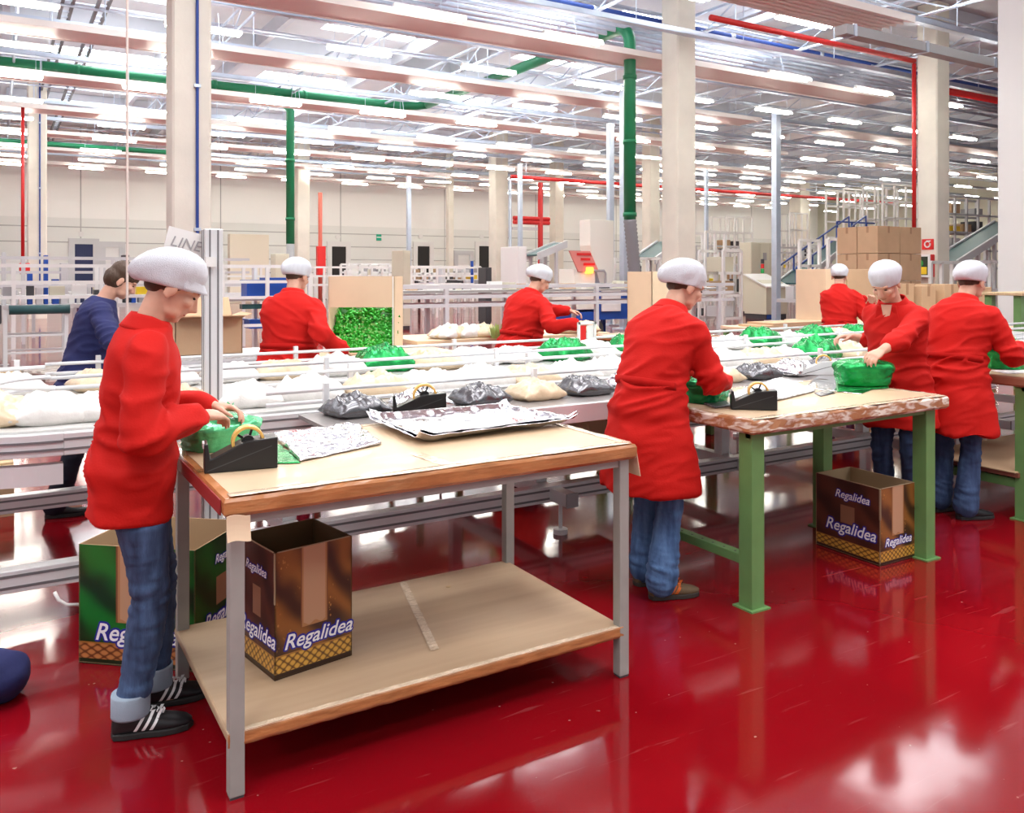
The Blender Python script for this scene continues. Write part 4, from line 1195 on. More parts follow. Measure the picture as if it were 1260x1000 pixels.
q4 = [(W(x, y, z=zt).x, W(x, y, z=zt).y) for x, y in ((335, 535), (368, 569), (470, 547), (440, 523))]
M_PRINTFILM = mat('printed clear film', (0.80, 0.80, 0.84), 0.14, 0.85, bump=0.6, bscale=9)
sheet('wrapping_film', q4, zt, M_PRINTFILM, 'crumpled silvery wrapping film beside the left tape dispenser', 'film', amp=0.022, freq=10, seed=7, n=(50, 40))
q4 = [(W(x, y, z=zt).x, W(x, y, z=zt).y) for x, y in ((326, 545), (338, 571), (370, 570), (345, 548))]
sheet('green_sheet', q4, zt, M_GFOIL, 'green foil sheet corner under the silvery film', 'sheet', amp=0.003, seed=2)
# table two
zt = 0.9165
q4 = [(W(x, y, z=zt).x, W(x, y, z=zt).y) for x, y in ((895, 489), (935, 499), (1004, 482), (960, 466))]
sheet('newspaper', q4, zt, mat('printed paper', (0.72, 0.73, 0.74), 0.6, vary=0.45, vscale=26), 'rumpled printed paper on the green-legged table behind the black dispenser', 'paper', amp=0.028, freq=9, seed=3, n=(50, 40))
q4 = [(W(x, y, z=zt).x, W(x, y, z=zt).y) for x, y in ((1006, 462), (990, 478), (1060, 485), (1100, 468))]
sheet('silver_sheet', q4, zt, mat('flat mirror foil', (0.75, 0.77, 0.78), 0.1, 1.0), 'flat mirror-like silver sheet under the green bag', 'sheet', amp=0.002, freq=5, seed=1)
q4 = [(W(x, y, z=zt).x, W(x, y, z=zt).y) for x, y in ((1028, 470), (1030, 483), (1094, 478), (1090, 462))]
sheet('green_sheet', q4, zt + 0.004, M_GFOIL, 'dark green foil sheet directly under the shiny green bag', 'sheet', amp=0.002, seed=5)
q4 = [(W(x, y, z=zt).x, W(x, y, z=zt).y) for x, y in ((1002, 484), (1010, 488), (1028, 484), (1018, 480))]
sheet('dark_scrap', q4, zt, M_FOILD, 'small dark foil scrap near the middle of the green-legged table', 'scrap', amp=0.01, seed=6, n=(12, 10))
q4 = [(W(x, y, z=zt).x, W(x, y, z=zt).y) for x, y in ((866, 498), (880, 503), (902, 500), (888, 492))]
sheet('booklet', q4, zt, mat('dark booklet', (0.10, 0.10, 0.11), 0.3), 'dark flat booklet left of the black dispenser on the corner', 'booklet', amp=0.003, seed=6, thick=0.006, n=(12, 10))
def foil_bag(label, loc, L, Wd, H, rz, seed, m=None, knot=True):
    t = thing('green_foil_bag', label, 'bag', loc, rz); OFF[t] = Vector()
    mb = MB(); nu, nv = 56, 20
    vs = []
    for j in range(nv + 1):
        f = j / nv
        r = (0.80 + 0.22 * f) if f < 0.7 else 0.954 * math.sqrt(max(0.002, 1 - ((f - 0.7) / 0.3) ** 2.2))
        z = H * f * (1.0 if f < 0.8 else 1.0)
        for i in range(nu):
            a_ = 2 * math.pi * i / nu
            cx = math.copysign(abs(math.cos(a_)) ** 0.6, math.cos(a_)); cy = math.copysign(abs(math.sin(a_)) ** 0.6, math.sin(a_))
            w = 1 + 0.05 * noise.noise(Vector((cx * 4 + seed, cy * 4, f * 5))) + 0.09 * (0.3 - abs(noise.noise(Vector((cx * 7 + seed, cy * 7, f * 6))))) + 0.03 * noise.noise(Vector((cx * 15 + seed, cy * 15, f * 15)))
            vs.append((cx * r * w * L / 2, cy * r * w * Wd / 2, z * (1 + 0.08 * noise.noise(Vector((cx * 3, cy * 3, seed))) * f)))
    fs = [(j * nu + i, j * nu + (i + 1) % nu, (j + 1) * nu + (i + 1) % nu, (j + 1) * nu + i) for j in range(nv) for i in range(nu)]
    mb.add(vs, fs); mb.f.append(tuple(range(nu))[::-1]); mb.m.append(0); mb.f.append(tuple(nv * nu + k for k in range(nu))); mb.m.append(0)
    mb.build('bag_body', m or M_GFOIL, t, smooth=True)
    if knot:
        k_ = MB(); 
        for q in range(9):
            a_ = 2 * math.pi * q / 9
            k_.add([(0.01 * math.cos(a_), 0.01 * math.sin(a_), H * 0.96), (0.05 * math.cos(a_ - .3), 0.05 * math.sin(a_ - .3), H + 0.03), (0.055 * math.cos(a_ + .3), 0.055 * math.sin(a_ + .3), H + 0.045)], [(0, 1, 2)])
        k_.build('gathered_top', m or M_GFOIL, t, solid=0.0015)
    return t
bg = W(1062, 473, z=zt + 0.01)
foil_bag('shiny crinkled green foil bag under the hands of the woman facing left', (bg.x, bg.y, zt + 0.012), 0.36, 0.24, 0.155, math.radians(-25), 2.0, knot=False)
bg = W(283, 552, z=0.93)
foil_bag('green gift bag held by the left woman, behind the black dispenser', (W(272, 548, z=0.93).x, W(272, 548, z=0.93).y + 0.02, 0.926), 0.33, 0.24, 0.12, 0.5, 5.0, mat('green cellophane', (0.10, 0.50, 0.22), 0.15, 0.3, bump=0.8, bscale=20))
bg = W(878, 492, z=0.93)
foil_bag('dark green gift bag between the arms of the woman in the centre', (bg.x + 0.0, bg.y + 0.05, zt), 0.27, 0.22, 0.14, 0.3, 8.0, mat('deep green foil', (0.01, 0.25, 0.08), 0.2, 0.5, bump=0.7, bscale=24))
bg = W(1240, 450, z=0.95)
foil_bag('green foil bag on the table at the right edge', (bg.x, bg.y, 0.9345), 0.30, 0.26, 0.17, 0.1, 11.0)
q = W(1245, 456, z=0.94)
sheet('paper_pad', [(q.x - 0.15, q.y - 0.05), (q.x + .1, q.y - 0.12), (q.x + .2, q.y + 0.05), (q.x - 0.05, q.y + 0.12)], 0.932, mat('printed paper', (0.7, 0.7, 0.7), 0.6), 'printed paper under the green bag at the right edge', 'paper', amp=0.001, n=(8, 8))
# navy bundle at lower left edge
t = thing('navy_cloth_bundle', 'dark navy cloth bundle on the floor at the lower left edge', 'cloth', W(-6, 866, z=0))
q = W(-6, 862, z=0.0)
b_ = MB(); b_.ball((q.x, q.y, 0.09), (0.12, 0.12, 0.095), nu=28, nv=18); b_.ball((q.x - 0.12, q.y + 0.02, 0.11), (0.12, 0.12, 0.11)); b_.ball((q.x + 0.0, q.y + 0.02, 0.03), (0.11, 0.1, 0.035))
baked(b_, 'cloth', M_NAVY, t, 0.012, 3, displace=lambda c, n_: 0.01 * noise.noise(c * 14))
A_ = W(714, 560, Y=5.75)
card_box('brown cardboard box under the conveyor, left of the centre woman', A_.x, A_.y - 0.1, 0.285, A_.x + 0.34, A_.y + 0.25, 0.70, M_CARD)
# wooden pallets at left
def pallet(label, x, y, z, L=1.2, Wd=0.8, rz=0, group=None, m=None):
    t = thing('wooden_pallet', label, 'pallet', (x, y, z), rz, group); OFF[t] = Vector()
    m = m or M_WOOD
    for k in range(5):
        yy = -Wd / 2 + 0.06 + k * (Wd - 0.12) / 4
        MB().bb(-L / 2, yy - 0.05, 0.12, L / 2, yy + 0.05, 0.142).build('top_board', m, t)
    for xx in (-L / 2 + 0.07, 0, L / 2 - 0.07):
        MB().bb(xx - 0.07, -Wd / 2, 0.10, xx + 0.07, Wd / 2, 0.12).build('cross_board', m, t)
        for yy in (-Wd / 2 + 0.06, 0, Wd / 2 - 0.06): MB().bb(xx - 0.07, yy - 0.05, 0.02, xx + 0.07, yy + 0.05, 0.10).build('block', m, t)
    for yy in (-Wd / 2 + 0.06, 0, Wd / 2 - 0.06): MB().bb(-L / 2, yy - 0.05, 0, L / 2, yy + 0.05, 0.02).build('bottom_board', m, t)
    return t
q = W(22, 634, z=0)
for k in range(2):
    pallet('wooden pallet at the left edge beneath the conveyor bend, ' + ('lower' if k == 0 else 'upper') + ' of two', q.x - 0.62, q.y + 0.4, 0.145 * k)
# ================================================================== PEOPLE
def rotX(d): return Matrix.Rotation(math.radians(d), 3, 'X')
def rotZ(d): return Matrix.Rotation(math.radians(d), 3, 'Z')
def ik(a, c, l1, l2, pole):
    d = c - a; L = d.length
    if L > (l1 + l2) * 0.995:
        c = a + d.normalized() * (l1 + l2) * 0.995; d = c - a; L = d.length
    x = d.normalized(); k = (l1 * l1 - l2 * l2 + L * L) / (2 * L)
    h = math.sqrt(max(0.0, l1 * l1 - k * k))
    p = Vector(pole); p = (p - x * p.dot(x)).normalized()
    return a + x * k + p * h, c
def smooth_tube(mb, pts, rads, n=18, sub=4, flat=1.0, side=None):
    """tapering limb through the joints, rounded ends"""
    P = [Vector(p) for p in pts]; out = []
    def cr(a, b, c, d, t):
        return 0.5 * ((2 * b) + (c - a) * t + (2 * a - 5 * b + 4 * c - d) * t * t + (3 * b - a - 3 * c + d) * t ** 3)
    for i in range(len(P) - 1):
        a = P[max(i - 1, 0)]; b = P[i]; c = P[i + 1]; d = P[min(i + 2, len(P) - 1)]
        ra = rads[max(i - 1, 0)]; rb = rads[i]; rc = rads[i + 1]; rd = rads[min(i + 2, len(P) - 1)]
        for k in range(sub):
            t = k / sub
            out.append((cr(a, b, c, d, t), max(0.002, rb + (rc - rb) * t)))
    out.append((P[-1], rads[-1]))
    pts2 = [p for p, r in out]; r2 = [r for p, r in out]
    mb.tube(pts2, r2, n)
    mb.ball(P[0], rads[0] * 0.98, nu=14, nv=8); mb.ball(P[-1], rads[-1] * 0.98, nu=14, nv=8)

def build_head(mb, c, R, s=1.0):
    def B(p, r, M=None): mb.ball(c + R @ (Vector(p) * s), tuple(x * s for x in r), M=R @ M if M else R, nu=20, nv=14)
    B((0, -0.016, 0.028), (0.074, 0.092, 0.086))
    B((0, 0.022, -0.03), (0.060, 0.066, 0.082))
    B((0, 0.055, -0.088), (0.027, 0.026, 0.022))
    B((0.030, 0.035, -0.07), (0.026, 0.034, 0.030)); B((-0.030, 0.035, -0.07), (0.026, 0.034, 0.030))
    B((0.032, 0.062, -0.022), (0.026, 0.022, 0.022)); B((-0.032, 0.062, -0.022), (0.026, 0.022, 0.022))
    B((0, 0.068, 0.022), (0.052, 0.020, 0.012)); B((0, 0.078, -0.060), (0.022, 0.010, 0.006)); B((0, 0.076, -0.070), (0.018, 0.010, 0.006))
    mb.tube([c + R @ (Vector(p) * s) for p in ((0, 0.078, 0.012), (0, 0.092, -0.012), (0, 0.103, -0.032), (0, 0.088, -0.042))], [0.007 * s, 0.009 * s, 0.013 * s, 0.009 * s], 10)
    B((0.010, 0.088, -0.038), (0.009, 0.010, 0.008)); B((-0.010, 0.088, -0.038), (0.009, 0.010, 0.008))
    for sx in (-1, 1):
        B((sx * 0.076, -0.008, -0.018), (0.009, 0.020, 0.030), rotX(-12)); B((sx * 0.078, -0.006, -0.042), (0.006, 0.010, 0.010))

def build_hand(mb, wrist, d, nrm, side, s=1.0, curl=0.5):
    """palm, four unequal bent fingers and a thumb from the side of the palm; d forward, nrm out of the back of the hand, side = +1 when the thumb is on +x of (d x nrm)"""
    d = Vector(d).normalized(); nrm = Vector(nrm); nrm = (nrm - d * nrm.dot(d)).normalized(); x = d.cross(nrm) * side
    def q(a, b, c_): return wrist + (x * a + d * b + nrm * c_) * s
    mb.loft([(q(0, -0.02, 0), x * 0.026 * s, nrm * 0.021 * s), (q(0, 0.015, 0), x * 0.029 * s, nrm * 0.018 * s), (q(0, 0.05, 0), x * 0.039 * s, nrm * 0.015 * s), (q(0, 0.088, -0.003), x * 0.041 * s, nrm * 0.012 * s)], n=20, p=2.6)
    for k, (ox, L) in enumerate(((0.031, 0.070), (0.0105, 0.080), (-0.010, 0.075), (-0.030, 0.058))):
        a = q(ox, 0.082, -0.002); cur = d.copy(); pts = [a]; ang = 0
        for f, bend in ((0.45, 18 + curl * 22), (0.32, 20 + curl * 36), (0.23, 12 + curl * 24)):
            ang += math.radians(bend)
            dd = (d * math.cos(ang) - nrm * math.sin(ang) + x * ox * 1.6).normalized()
            pts.append(pts[-1] + dd * L * f * s)
        r = 0.0085 * s * (0.9 if k == 3 else 1)
        mb.tube(pts, [r, r * 0.97, r * 0.9, r * 0.75], 9); mb.ball(pts[-1], r * 0.8, nu=8, nv=6)
    tp = [q(0.028, 0.022, -0.004), q(0.050, 0.048, -0.016), q(0.058, 0.073, -0.028), q(0.054, 0.094, -0.038)]
    mb.tube(tp, [0.0125 * s, 0.0115 * s, 0.010 * s, 0.0075 * s], 9); mb.ball(tp[-1], 0.0078 * s, nu=8, nv=6)

def person(label, loc, phi, skirt=1.0, sleeve=0.035, cap_rot=14, H=1.70, lean=8, head_pitch=30, head_yaw=0, head_fwd=0.0, hands=None, feet=None, hem=0.55, coat=None, legs=None, cap=True, shoes=None,
           shoe_kind='plain', flare=0.066, cuff=False, coat_name='coat', fat=1.0, seed=0.0, collar=True, hip_back=0.0, brim=False, belt=True, feet_dir=(0, 0), vneck=False, hip_side=0.0):
    s = H / 1.70
    rz = math.radians(phi - 90)
    t = thing('person', label, 'person', (loc[0], loc[1], 0), rz); OFF[t] = Vector()
    inv = (Matrix.Translation((loc[0], loc[1], 0)) @ Matrix.Rotation(rz, 4, 'Z')).inverted()
    L = lambda p: inv @ Vector(p)
    hip = Vector((hip_side, -hip_back, 0.93 * s))
    # spine
    def spine(h):
        q = hip.copy(); n_ = 12; a = 0
        for i in range(n_):
            f = (i + 0.5) / n_ * h
            a = math.radians(lean) * min(1, max(0, f / 0.26))
            q += Vector((0, math.sin(a), math.cos(a))) * h * s / n_
        return q, math.radians(lean) * min(1, max(0, h / 0.26))
    def ring(h, rx, ry, yo=0.0, grow=0.0):
        c, a = spine(h) if h >= 0 else (hip + Vector((0, 0, h * s)), 0)
        yv = Vector((0, math.cos(a), -math.sin(a)))
        return (c + yv * yo * s, Vector((1, 0, 0)) * (rx * fat + grow) * s, yv * (ry * fat + grow) * s)
    R8 = [(-0.05, 0.185, 0.145, -0.015), (0.0, 0.187, 0.148, -0.02), (0.08, 0.160, 0.126, -0.005), (0.17, 0.155, 0.122, 0.0), (0.27, 0.175, 0.130, 0.0), (0.36, 0.188, 0.126, -0.005), (0.42, 0.178, 0.110, -0.01), (0.46, 0.140, 0.092, -0.012), (0.49, 0.100, 0.078, -0.01), (0.515, 0.070, 0.068, -0.004)]
    c7, a7 = spine(0.50)
    neckdir = Vector((0, math.sin(a7 * 0.8 + math.radians(head_pitch * 0.45)), math.cos(a7 * 0.8 + math.radians(head_pitch * 0.45))))
    Rh = rotZ(head_yaw) @ rotX(-(head_pitch + math.degrees(a7) * 0.35))
    hc = c7 + neckdir * (0.138 * s) + Vector((0, 0.03 + head_fwd, 0)) * s + Rh @ Vector((0, 0.012, 0.022)) * s
    # shoulders, elbows, wrists
    arms = {}
    for sx in (-1, 1):
        sc, sa = spine(0.415)
        sh = sc + Vector((sx * 0.160 * s * fat, 0.0, 0))
        tgt = L(hands[0 if sx > 0 else 1])
        el, wr = ik(sh, tgt, 0.285 * s, 0.25 * s, (sx * 0.55, -0.45, -0.9))
        arms[sx] = (sh, el, wr)
    # legs
    feet = feet or ((0.1, 0.0), (-0.1, 0.0))
    lg = {}
    for sx, ft, fd in ((1, feet[0], feet_dir[0]), (-1, feet[1], feet_dir[1])):
        hj = hip + Vector((sx * 0.085 * s, 0.0, -0.04 * s)); an = Vector((ft[0], ft[1] - 0.03, 0.085 * s))
        kn, an = ik(hj, an, 0.408 * s, 0.404 * s, (sx * 0.08, 1, 0))
        lg[sx] = (hj, kn, an, fd)
    # ---- the body: one continuous skin
    b = MB()
    build_head(b, hc, Rh, s * 1.04)
    smooth_tube(b, [spine(0.44)[0], c7 + neckdir * 0.02 * s, hc + Rh @ Vector((0, -0.02, -0.04)) * s], [0.062 * s, 0.053 * s, 0.052 * s])
    b.loft([ring(h, rx * 0.82, ry * 0.8, yo) for h, rx, ry, yo in R8], n=24)
    for sx in (-1, 1):
        sh, el, wr = arms[sx]
        smooth_tube(b, [sh, (sh + el) / 2, el, (el + wr) / 2, wr], [0.046 * s, 0.043 * s, 0.036 * s, 0.036 * s, 0.025 * s])
        fd = (wr - el).normalized()
        hd = (fd + Vector((-sx * 0.12, 0.25, -0.15))).normalized()
        build_hand(b, wr, hd, Vector((sx * 0.25, 0.1, 1)), -sx, s)
        hj, kn, an, _ = lg[sx]
        smooth_tube(b, [hj, (hj + kn) / 2, kn, (kn + an) / 2, an, an + Vector((0, 0, -0.02))], [0.078 * s, 0.068 * s, 0.050 * s, 0.048 * s, 0.034 * s, 0.034 * s])
        b.ball(an + Vector((0, 0.06, -0.05)), (0.034, 0.10, 0.03))
    baked(b, 'body', M_SKIN, t, 0.0065, 3, fac=0.4)
    for sx in (-1, 1):
        e = MB(); e.ball(hc + Rh @ Vector((sx * 0.031, 0.0775, 0.002)) * s, (0.012 * s, 0.006 * s, 0.0045 * s), M=Rh, nu=10, nv=6); e.build('eye', M_HAIR, t, smooth=True)
        e = MB(); e.tube([hc + Rh @ Vector((sx * a_, 0.087 - abs(a_) * 0.16, 0.021 + z_)) * s for a_, z_ in ((0.014, 0), (0.03, 0.005), (0.046, 0))], [0.002, 0.003, 0.0015], 6); e.build('eyebrow', M_HAIR, t, smooth=True)
    m_ = MB(); m_.ball(hc + Rh @ Vector((0, 0.0845, -0.065)) * s, (0.021 * s, 0.007 * s, 0.006 * s), M=Rh, nu=12, nv=6); m_.build('lips', mat('lips', (0.50, 0.16, 0.13), 0.5), t, smooth=True)
    # ---- hair
    h_ = MB()
    hs = s * 1.05
    def HB(p, r): h_.ball(hc + Rh @ Vector(p) * hs, tuple(q * hs for q in r), M=Rh, nu=20, nv=14)
    HB((0, -0.032, 0.010), (0.0765, 0.080, 0.058)); HB((0, -0.052, -0.034), (0.050, 0.044, 0.028))
    if not cap: HB((0, -0.012, 0.050), (0.084, 0.098, 0.074)); HB((0, -0.040, -0.01), (0.082, 0.078, 0.08))
    for sx in (-1, 1): HB((sx * 0.068, 0.006, 0.008), (0.008, 0.016, 0.022))
    baked(h_, 'hair', M_HAIR, t, 0.007, 3, displace=lambda c, n_: 0.003 * noise.noise(Vector((c.x * 60, c.y * 60, c.z * 20))))
    # ---- cap
    if cap:
        prof = [(0.94, -0.020), (0.98, -0.014), (0.99, 0.000), (1.03, 0.020), (1.06, 0.042), (1.05, 0.064), (1.00, 0.084), (0.89, 0.102), (0.72, 0.117), (0.50, 0.128), (0.25, 0.134), (0.02, 0.136)]
        n_ = 72; vs = []
        Rc = Rh @ rotX(cap_rot)
        for j, (r, z) in enumerate(prof):
            for i in range(n_):
                a = 2 * math.pi * i / n_
                x, y = math.cos(a), math.sin(a)
                back = max(0, -y)
                w = 1 + (0.012 * math.sin(a * 22 + seed) + 0.018 * math.sin(a * 9 + 2 + seed)) * (1 - abs(j - 3) / 6 if abs(j - 3) < 6 else 0)
                w += 0.085 * noise.noise(Vector((x * 2.0 + seed, y * 2.0, z * 20))) + 0.02 * noise.noise(Vector((x * 6 + seed, y * 6, z * 50)))
                rr = r * w
                bulge = back ** 1.3 * 0.042 * math.sin(min(1, j / 8) * math.pi) ** 0.8
                p = Vector((x * 0.088 * rr, -0.014 + y * 0.104 * rr - bulge, 0.014 + z * 0.93 - back ** 1.3 * 0.026 * math.sin(min(1, j / 8) * math.pi)))
                vs.append(hc + Rc @ p * s)
        fs = [(j * n_ + i, j * n_ + (i + 1) % n_, (j + 1) * n_ + (i + 1) % n_, (j + 1) * n_ + i) for j in range(len(prof) - 1) for i in range(n_)]
        k_ = MB(); k_.add(vs, fs); cp = k_.build('hair_cap', M_CAP, t, smooth=True, solid=0.003)
        if brim:
            v_ = MB(); v_.grid(lambda i, j: hc + Rc @ Vector(((0.087 + 0.004 * j) * math.cos(math.pi * (0.12 + 0.76 * i)), -0.014 + (0.102 + 0.030 * math.sin(math.pi * i) * j) * math.sin(math.pi * (0.12 + 0.76 * i)), 0.010 + 0.034 * (1 - j) - 0.012 * j)) * s, 24, 5)
            v_.build('cap_peak', M_CAP, cp, smooth=True, solid=0.003)
    # ---- trousers
    j_ = MB()
    wz = 0.96 * s
    j_.loft([(hip + Vector((0, -0.01, 0.06 * s)), Vector((0.150 * s, 0, 0)), Vector((0, 0.115 * s, 0))), (hip + Vector((0, -0.015, -0.01)), Vector((0.168 * s, 0, 0)), Vector((0, 0.128 * s, 0))), (hip + Vector((0, -0.015, -0.09 * s)), Vector((0.166 * s, 0, 0)), Vector((0, 0.122 * s, 0)))], n=28)
    for sx in (-1, 1):
        hj, kn, an, _ = lg[sx]
        end = Vector((an.x, an.y - 0.004, 0.086 * s)) if not cuff else Vector((an.x, an.y, 0.125 * s))  # cuffed
        smooth_tube(j_, [hj + Vector((0, -0.008, 0)), hj.lerp(kn, 0.35), hj.lerp(kn, 0.7), kn, kn.lerp(an, 0.35), kn.lerp(an, 0.7), end], [0.096 * s, 0.090 * s, 0.074 * s, 0.066 * s, 0.066 * s, flare * 0.95, flare], sub=4)
    kz = lg[1][1].z
    def wj(c, n_):
        near = math.exp(-((c.z - kz) / 0.13) ** 2) + 0.9 * math.exp(-((c.z - 0.16) / 0.08) ** 2) + 0.25
        return near * (0.010 * (abs(noise.noise(Vector((c.x * 9 + seed, c.y * 9, c.z * 34 + c.x * 8)))) - 0.25) * 1.6) + 0.005 * noise.noise(Vector((c.x * 7, c.y * 7 + seed, c.z * 4)))
    tr = baked(j_, 'trousers', legs, t, 0.010, 3, displace=lambda c, n_: wj(c, n_) - 0.055 * min(1.0, max(0.0, (c.z - hem + 0.01) / 0.05)))
    if cuff:
        for sx in (-1, 1):
            an = lg[sx][2]; q = MB()
            r = flare * 1.07
            q.loft([((an.x, an.y - 0.002, 0.075), (r * 0.97, 0, 0), (0, r, 0)), ((an.x, an.y - 0.002, 0.082), (r * 1.0, 0, 0), (0, r * 1.0, 0)), ((an.x, an.y - 0.001, 0.145), (r * 1.01, 0, 0), (0, r * 1.01, 0)), ((an.x, an.y, 0.152), (r * 0.98, 0, 0), (0, r, 0))], n=28)
            q.build('turned_cuff', M_CUFF, tr, smooth=True)
    # ---- shoes
    for sx in (-1, 1):
        _, _, an, fd = lg[sx]
        Rf = rotZ(fd); o0 = Vector((an.x, an.y, 0))
        T = lambda p: o0 + Rf @ (Vector(p) * s)
        prof = [(-0.062, 0.018, 0.022, 0.042), (-0.055, 0.030, 0.034, 0.046), (-0.03, 0.037, 0.046, 0.056), (0.01, 0.038, 0.046, 0.056), (0.05, 0.040, 0.037, 0.047), (0.10, 0.045, 0.027, 0.037), (0.145, 0.043, 0.021, 0.032), (0.180, 0.032, 0.017, 0.028), (0.200, 0.012, 0.010, 0.024)]
        q = MB(); q.loft([(T((0, y, z)), Rf @ Vector((w * s, 0, 0)), Vector((0, 0, h * s))) for (y, w, h, z) in prof], n=24, p=2.4)
        sm_, so_, st_ = shoes
        shoe = q.build('shoe', sm_, t, smooth=True)
        outline = [(-0.066, 0), (-0.055, 0.030), (-0.02, 0.038), (0.04, 0.039), (0.10, 0.048), (0.15, 0.045), (0.188, 0.030), (0.206, 0.0)]
        poly = [T((x, y, 0.001)) for (y, x) in outline] + [T((-x, y, 0.001)) for (y, x) in outline[-2:0:-1]]
        MB().prism(poly, (0, 0, 0.022)).build('sole', so_, shoe, bevel=0.004)
        if shoe_kind != 'plain':
            for side in (-1, 1):
                for k in range(3 if shoe_kind == 'stripes' else 2):
                    y0 = (0.010 if shoe_kind == 'stripes' else 0.035) + k * 0.026; w = 0.011 if shoe_kind == 'stripes' else 0.018
                    sg = MB()
                    def sp(i, j, y0=y0, w=w, side=side):
                        z = 0.028 + 0.058 * j; y = y0 + w * i + (0.034 * j if shoe_kind == 'stripes' else -0.01 + 0.04 * j)
                        # follow the shoe wall
                        pr = prof; 
                        for a in range(len(pr) - 1):
                            if pr[a][0] <= y <= pr[a + 1][0]:
                                f = (y - pr[a][0]) / (pr[a + 1][0] - pr[a][0]); W_ = pr[a][1] + f * (pr[a + 1][1] - pr[a][1]); H_ = pr[a][2] + f * (pr[a + 1][2] - pr[a][2]); Z_ = pr[a][3] + f * (pr[a + 1][3] - pr[a][3])
                        e = min(0.97, abs((z - Z_) / H_)); xx = W_ * (1 - e ** 2.4) ** (1 / 2.4)
                        return T((side * (xx + 0.0018), y, z))
                    sg.grid(sp, 2, 8); sg.build('stripe', st_, shoe, solid=0.001)
            lc = MB()
            for k in range(4):
                y = 0.045 + k * 0.02; lc.tube([T((-0.018, y, 0.091 - k * 0.006)), T((0, y + 0.004, 0.0955 - k * 0.0065)), T((0.018, y, 0.091 - k * 0.006))], 0.0028, 6)
            lc.build('laces', st_ if shoe_kind == 'stripes' else so_, shoe)
    # ---- coat: torso, sleeves and skirt in one cloth
    c = MB()
    rings = []
    hipr = R8[1]
    nb = max(2, int((hip.z - hem) / 0.07))
    for k in range(nb, 0, -1):
        f = k / nb; z = hip.z - 0.05 * s - (hip.z - 0.05 * s - hem) * f
        g_ = f ** 0.8
        rings.append((Vector((hip.x, hip.y - 0.02 * s - 0.012 * f + 0.02 * f * (lean / 20.0), z)), Vector(((0.198 + 0.034 * g_) * fat * s * (1 + (skirt - 1) * min(1, f * 2)), 0, 0)), Vector((0, (0.160 + 0.030 * g_) * fat * s * (1 + (skirt - 1) * min(1, f * 2)), 0))))
    rings += [ring(h, rx, ry, yo, 0.010) for h, rx, ry, yo in R8]
    c.loft(rings, n=40, p=2.15)
    for sx in (-1, 1):
        sh, el, wr = arms[sx]
        sh2 = sh + Vector((-sx * 0.03 * s, 0, 0.0))
        fdir = (wr - el).normalized()
        smooth_tube(c, [sh2, sh.lerp(el, 0.10), sh.lerp(el, 0.5), el, el.lerp(wr, 0.45), wr - fdir * sleeve * s], [0.070 * s, 0.068 * s, 0.064 * s, 0.060 * s, 0.056 * s, 0.050 * s])
    def wc(p, n_):
        d = 0.0
        if p.z < hip.z + 0.02:
            f = (hip.z + 0.02 - p.z) / 0.35
            d += 0.030 * f * noise.noise(Vector((p.x * 6.5 + seed, p.y * 6.5, p.z * 0.9)))
        q = Vector((p.x * 5 + seed, p.y * 5, p.z * 15 + p.x * 7 * math.sin(seed)))
        r = 1 - abs(noise.noise(q)) * 2.6
        zone = 0.35 + math.exp(-((p.z - hip.z - 0.10 * s) / 0.12) ** 2)
        for sx in (-1, 1):
            e = (p - arms[sx][1]).length
            zone += 0.9 * math.exp(-(e / 0.12) ** 2)
            e = (p - arms[sx][0]).length
            zone += 0.5 * math.exp(-(e / 0.12) ** 2)
        d += 0.016 * max(0.0, r) ** 1.5 * min(zone, 1.3)
        d += 0.006 * noise.noise(p * 8 + Vector((seed, 0, 0)))
        return d
    ct = baked(c, coat_name, coat, t, 0.0115, 4, displace=wc)
    if belt:
        bh = 0.115
        cc, a = spine(bh)
        q = MB(); pts = []
        for k in range(25):
            an_ = math.radians(180 + 15 + 150 * k / 24)
            rg = ring(bh, 0.172, 0.135, 0.0, 0.016)
            pts.append((rg[0] + rg[1] * math.cos(an_) + rg[2] * math.sin(an_)))
        vs = []
        for p_ in pts:
            vs += [p_ + Vector((0, 0, 0.02)), p_ - Vector((0, 0, 0.02))]
        q.add(vs, [(2 * k, 2 * k + 1, 2 * k + 3, 2 * k + 2) for k in range(24)])
        q.build('back_belt', M_COATSEAM if coat is M_COAT else coat, ct, smooth=True, solid=0.006)
    if collar:
        q = MB(); cc, a = spine(0.492); Rn = rotX(-math.degrees(a) - 8)
        def cf(i, j):
            an_ = math.radians(125 + 290 * i)      # open at the throat
            r = 0.078 + 0.012 * (1 - j) + 0.004 * math.sin(i * 9)
            z = 0.058 * j - 0.012 + 0.02 * max(0, math.sin(an_)) * -1
            fold = 0.016 * (1 - j)
            return cc + Rn @ Vector((math.cos(an_) * (r + fold), math.sin(an_) * (r * 0.95 + fold), z)) * s
        q.grid(cf, 36, 5); q.build('collar', coat, ct, smooth=True, solid=0.005)
    if vneck:
        cc, a = spine(0.44); Rn = rotX(-math.degrees(a))
        for sx in (-1, 1):
            q = MB(); q.grid(lambda i, j: cc + Rn @ Vector((sx * (0.012 + 0.050 * i + 0.045 * (1 - j) * i), 0.108 - 0.030 * j + 0.012 * i, 0.065 - 0.19 * (1 - j) )) * s, 6, 10)
            q.build('lapel', coat, ct, smooth=True, solid=0.006)
        q = MB(); q.add([cc + Rn @ Vector(p_) * s for p_ in ((-0.036, 0.085, 0.07), (0.036, 0.085, 0.07), (0.0, 0.126, -0.10))], [(0, 1, 2)]); q.build('throat', M_SKIN, ct, solid=0.004)
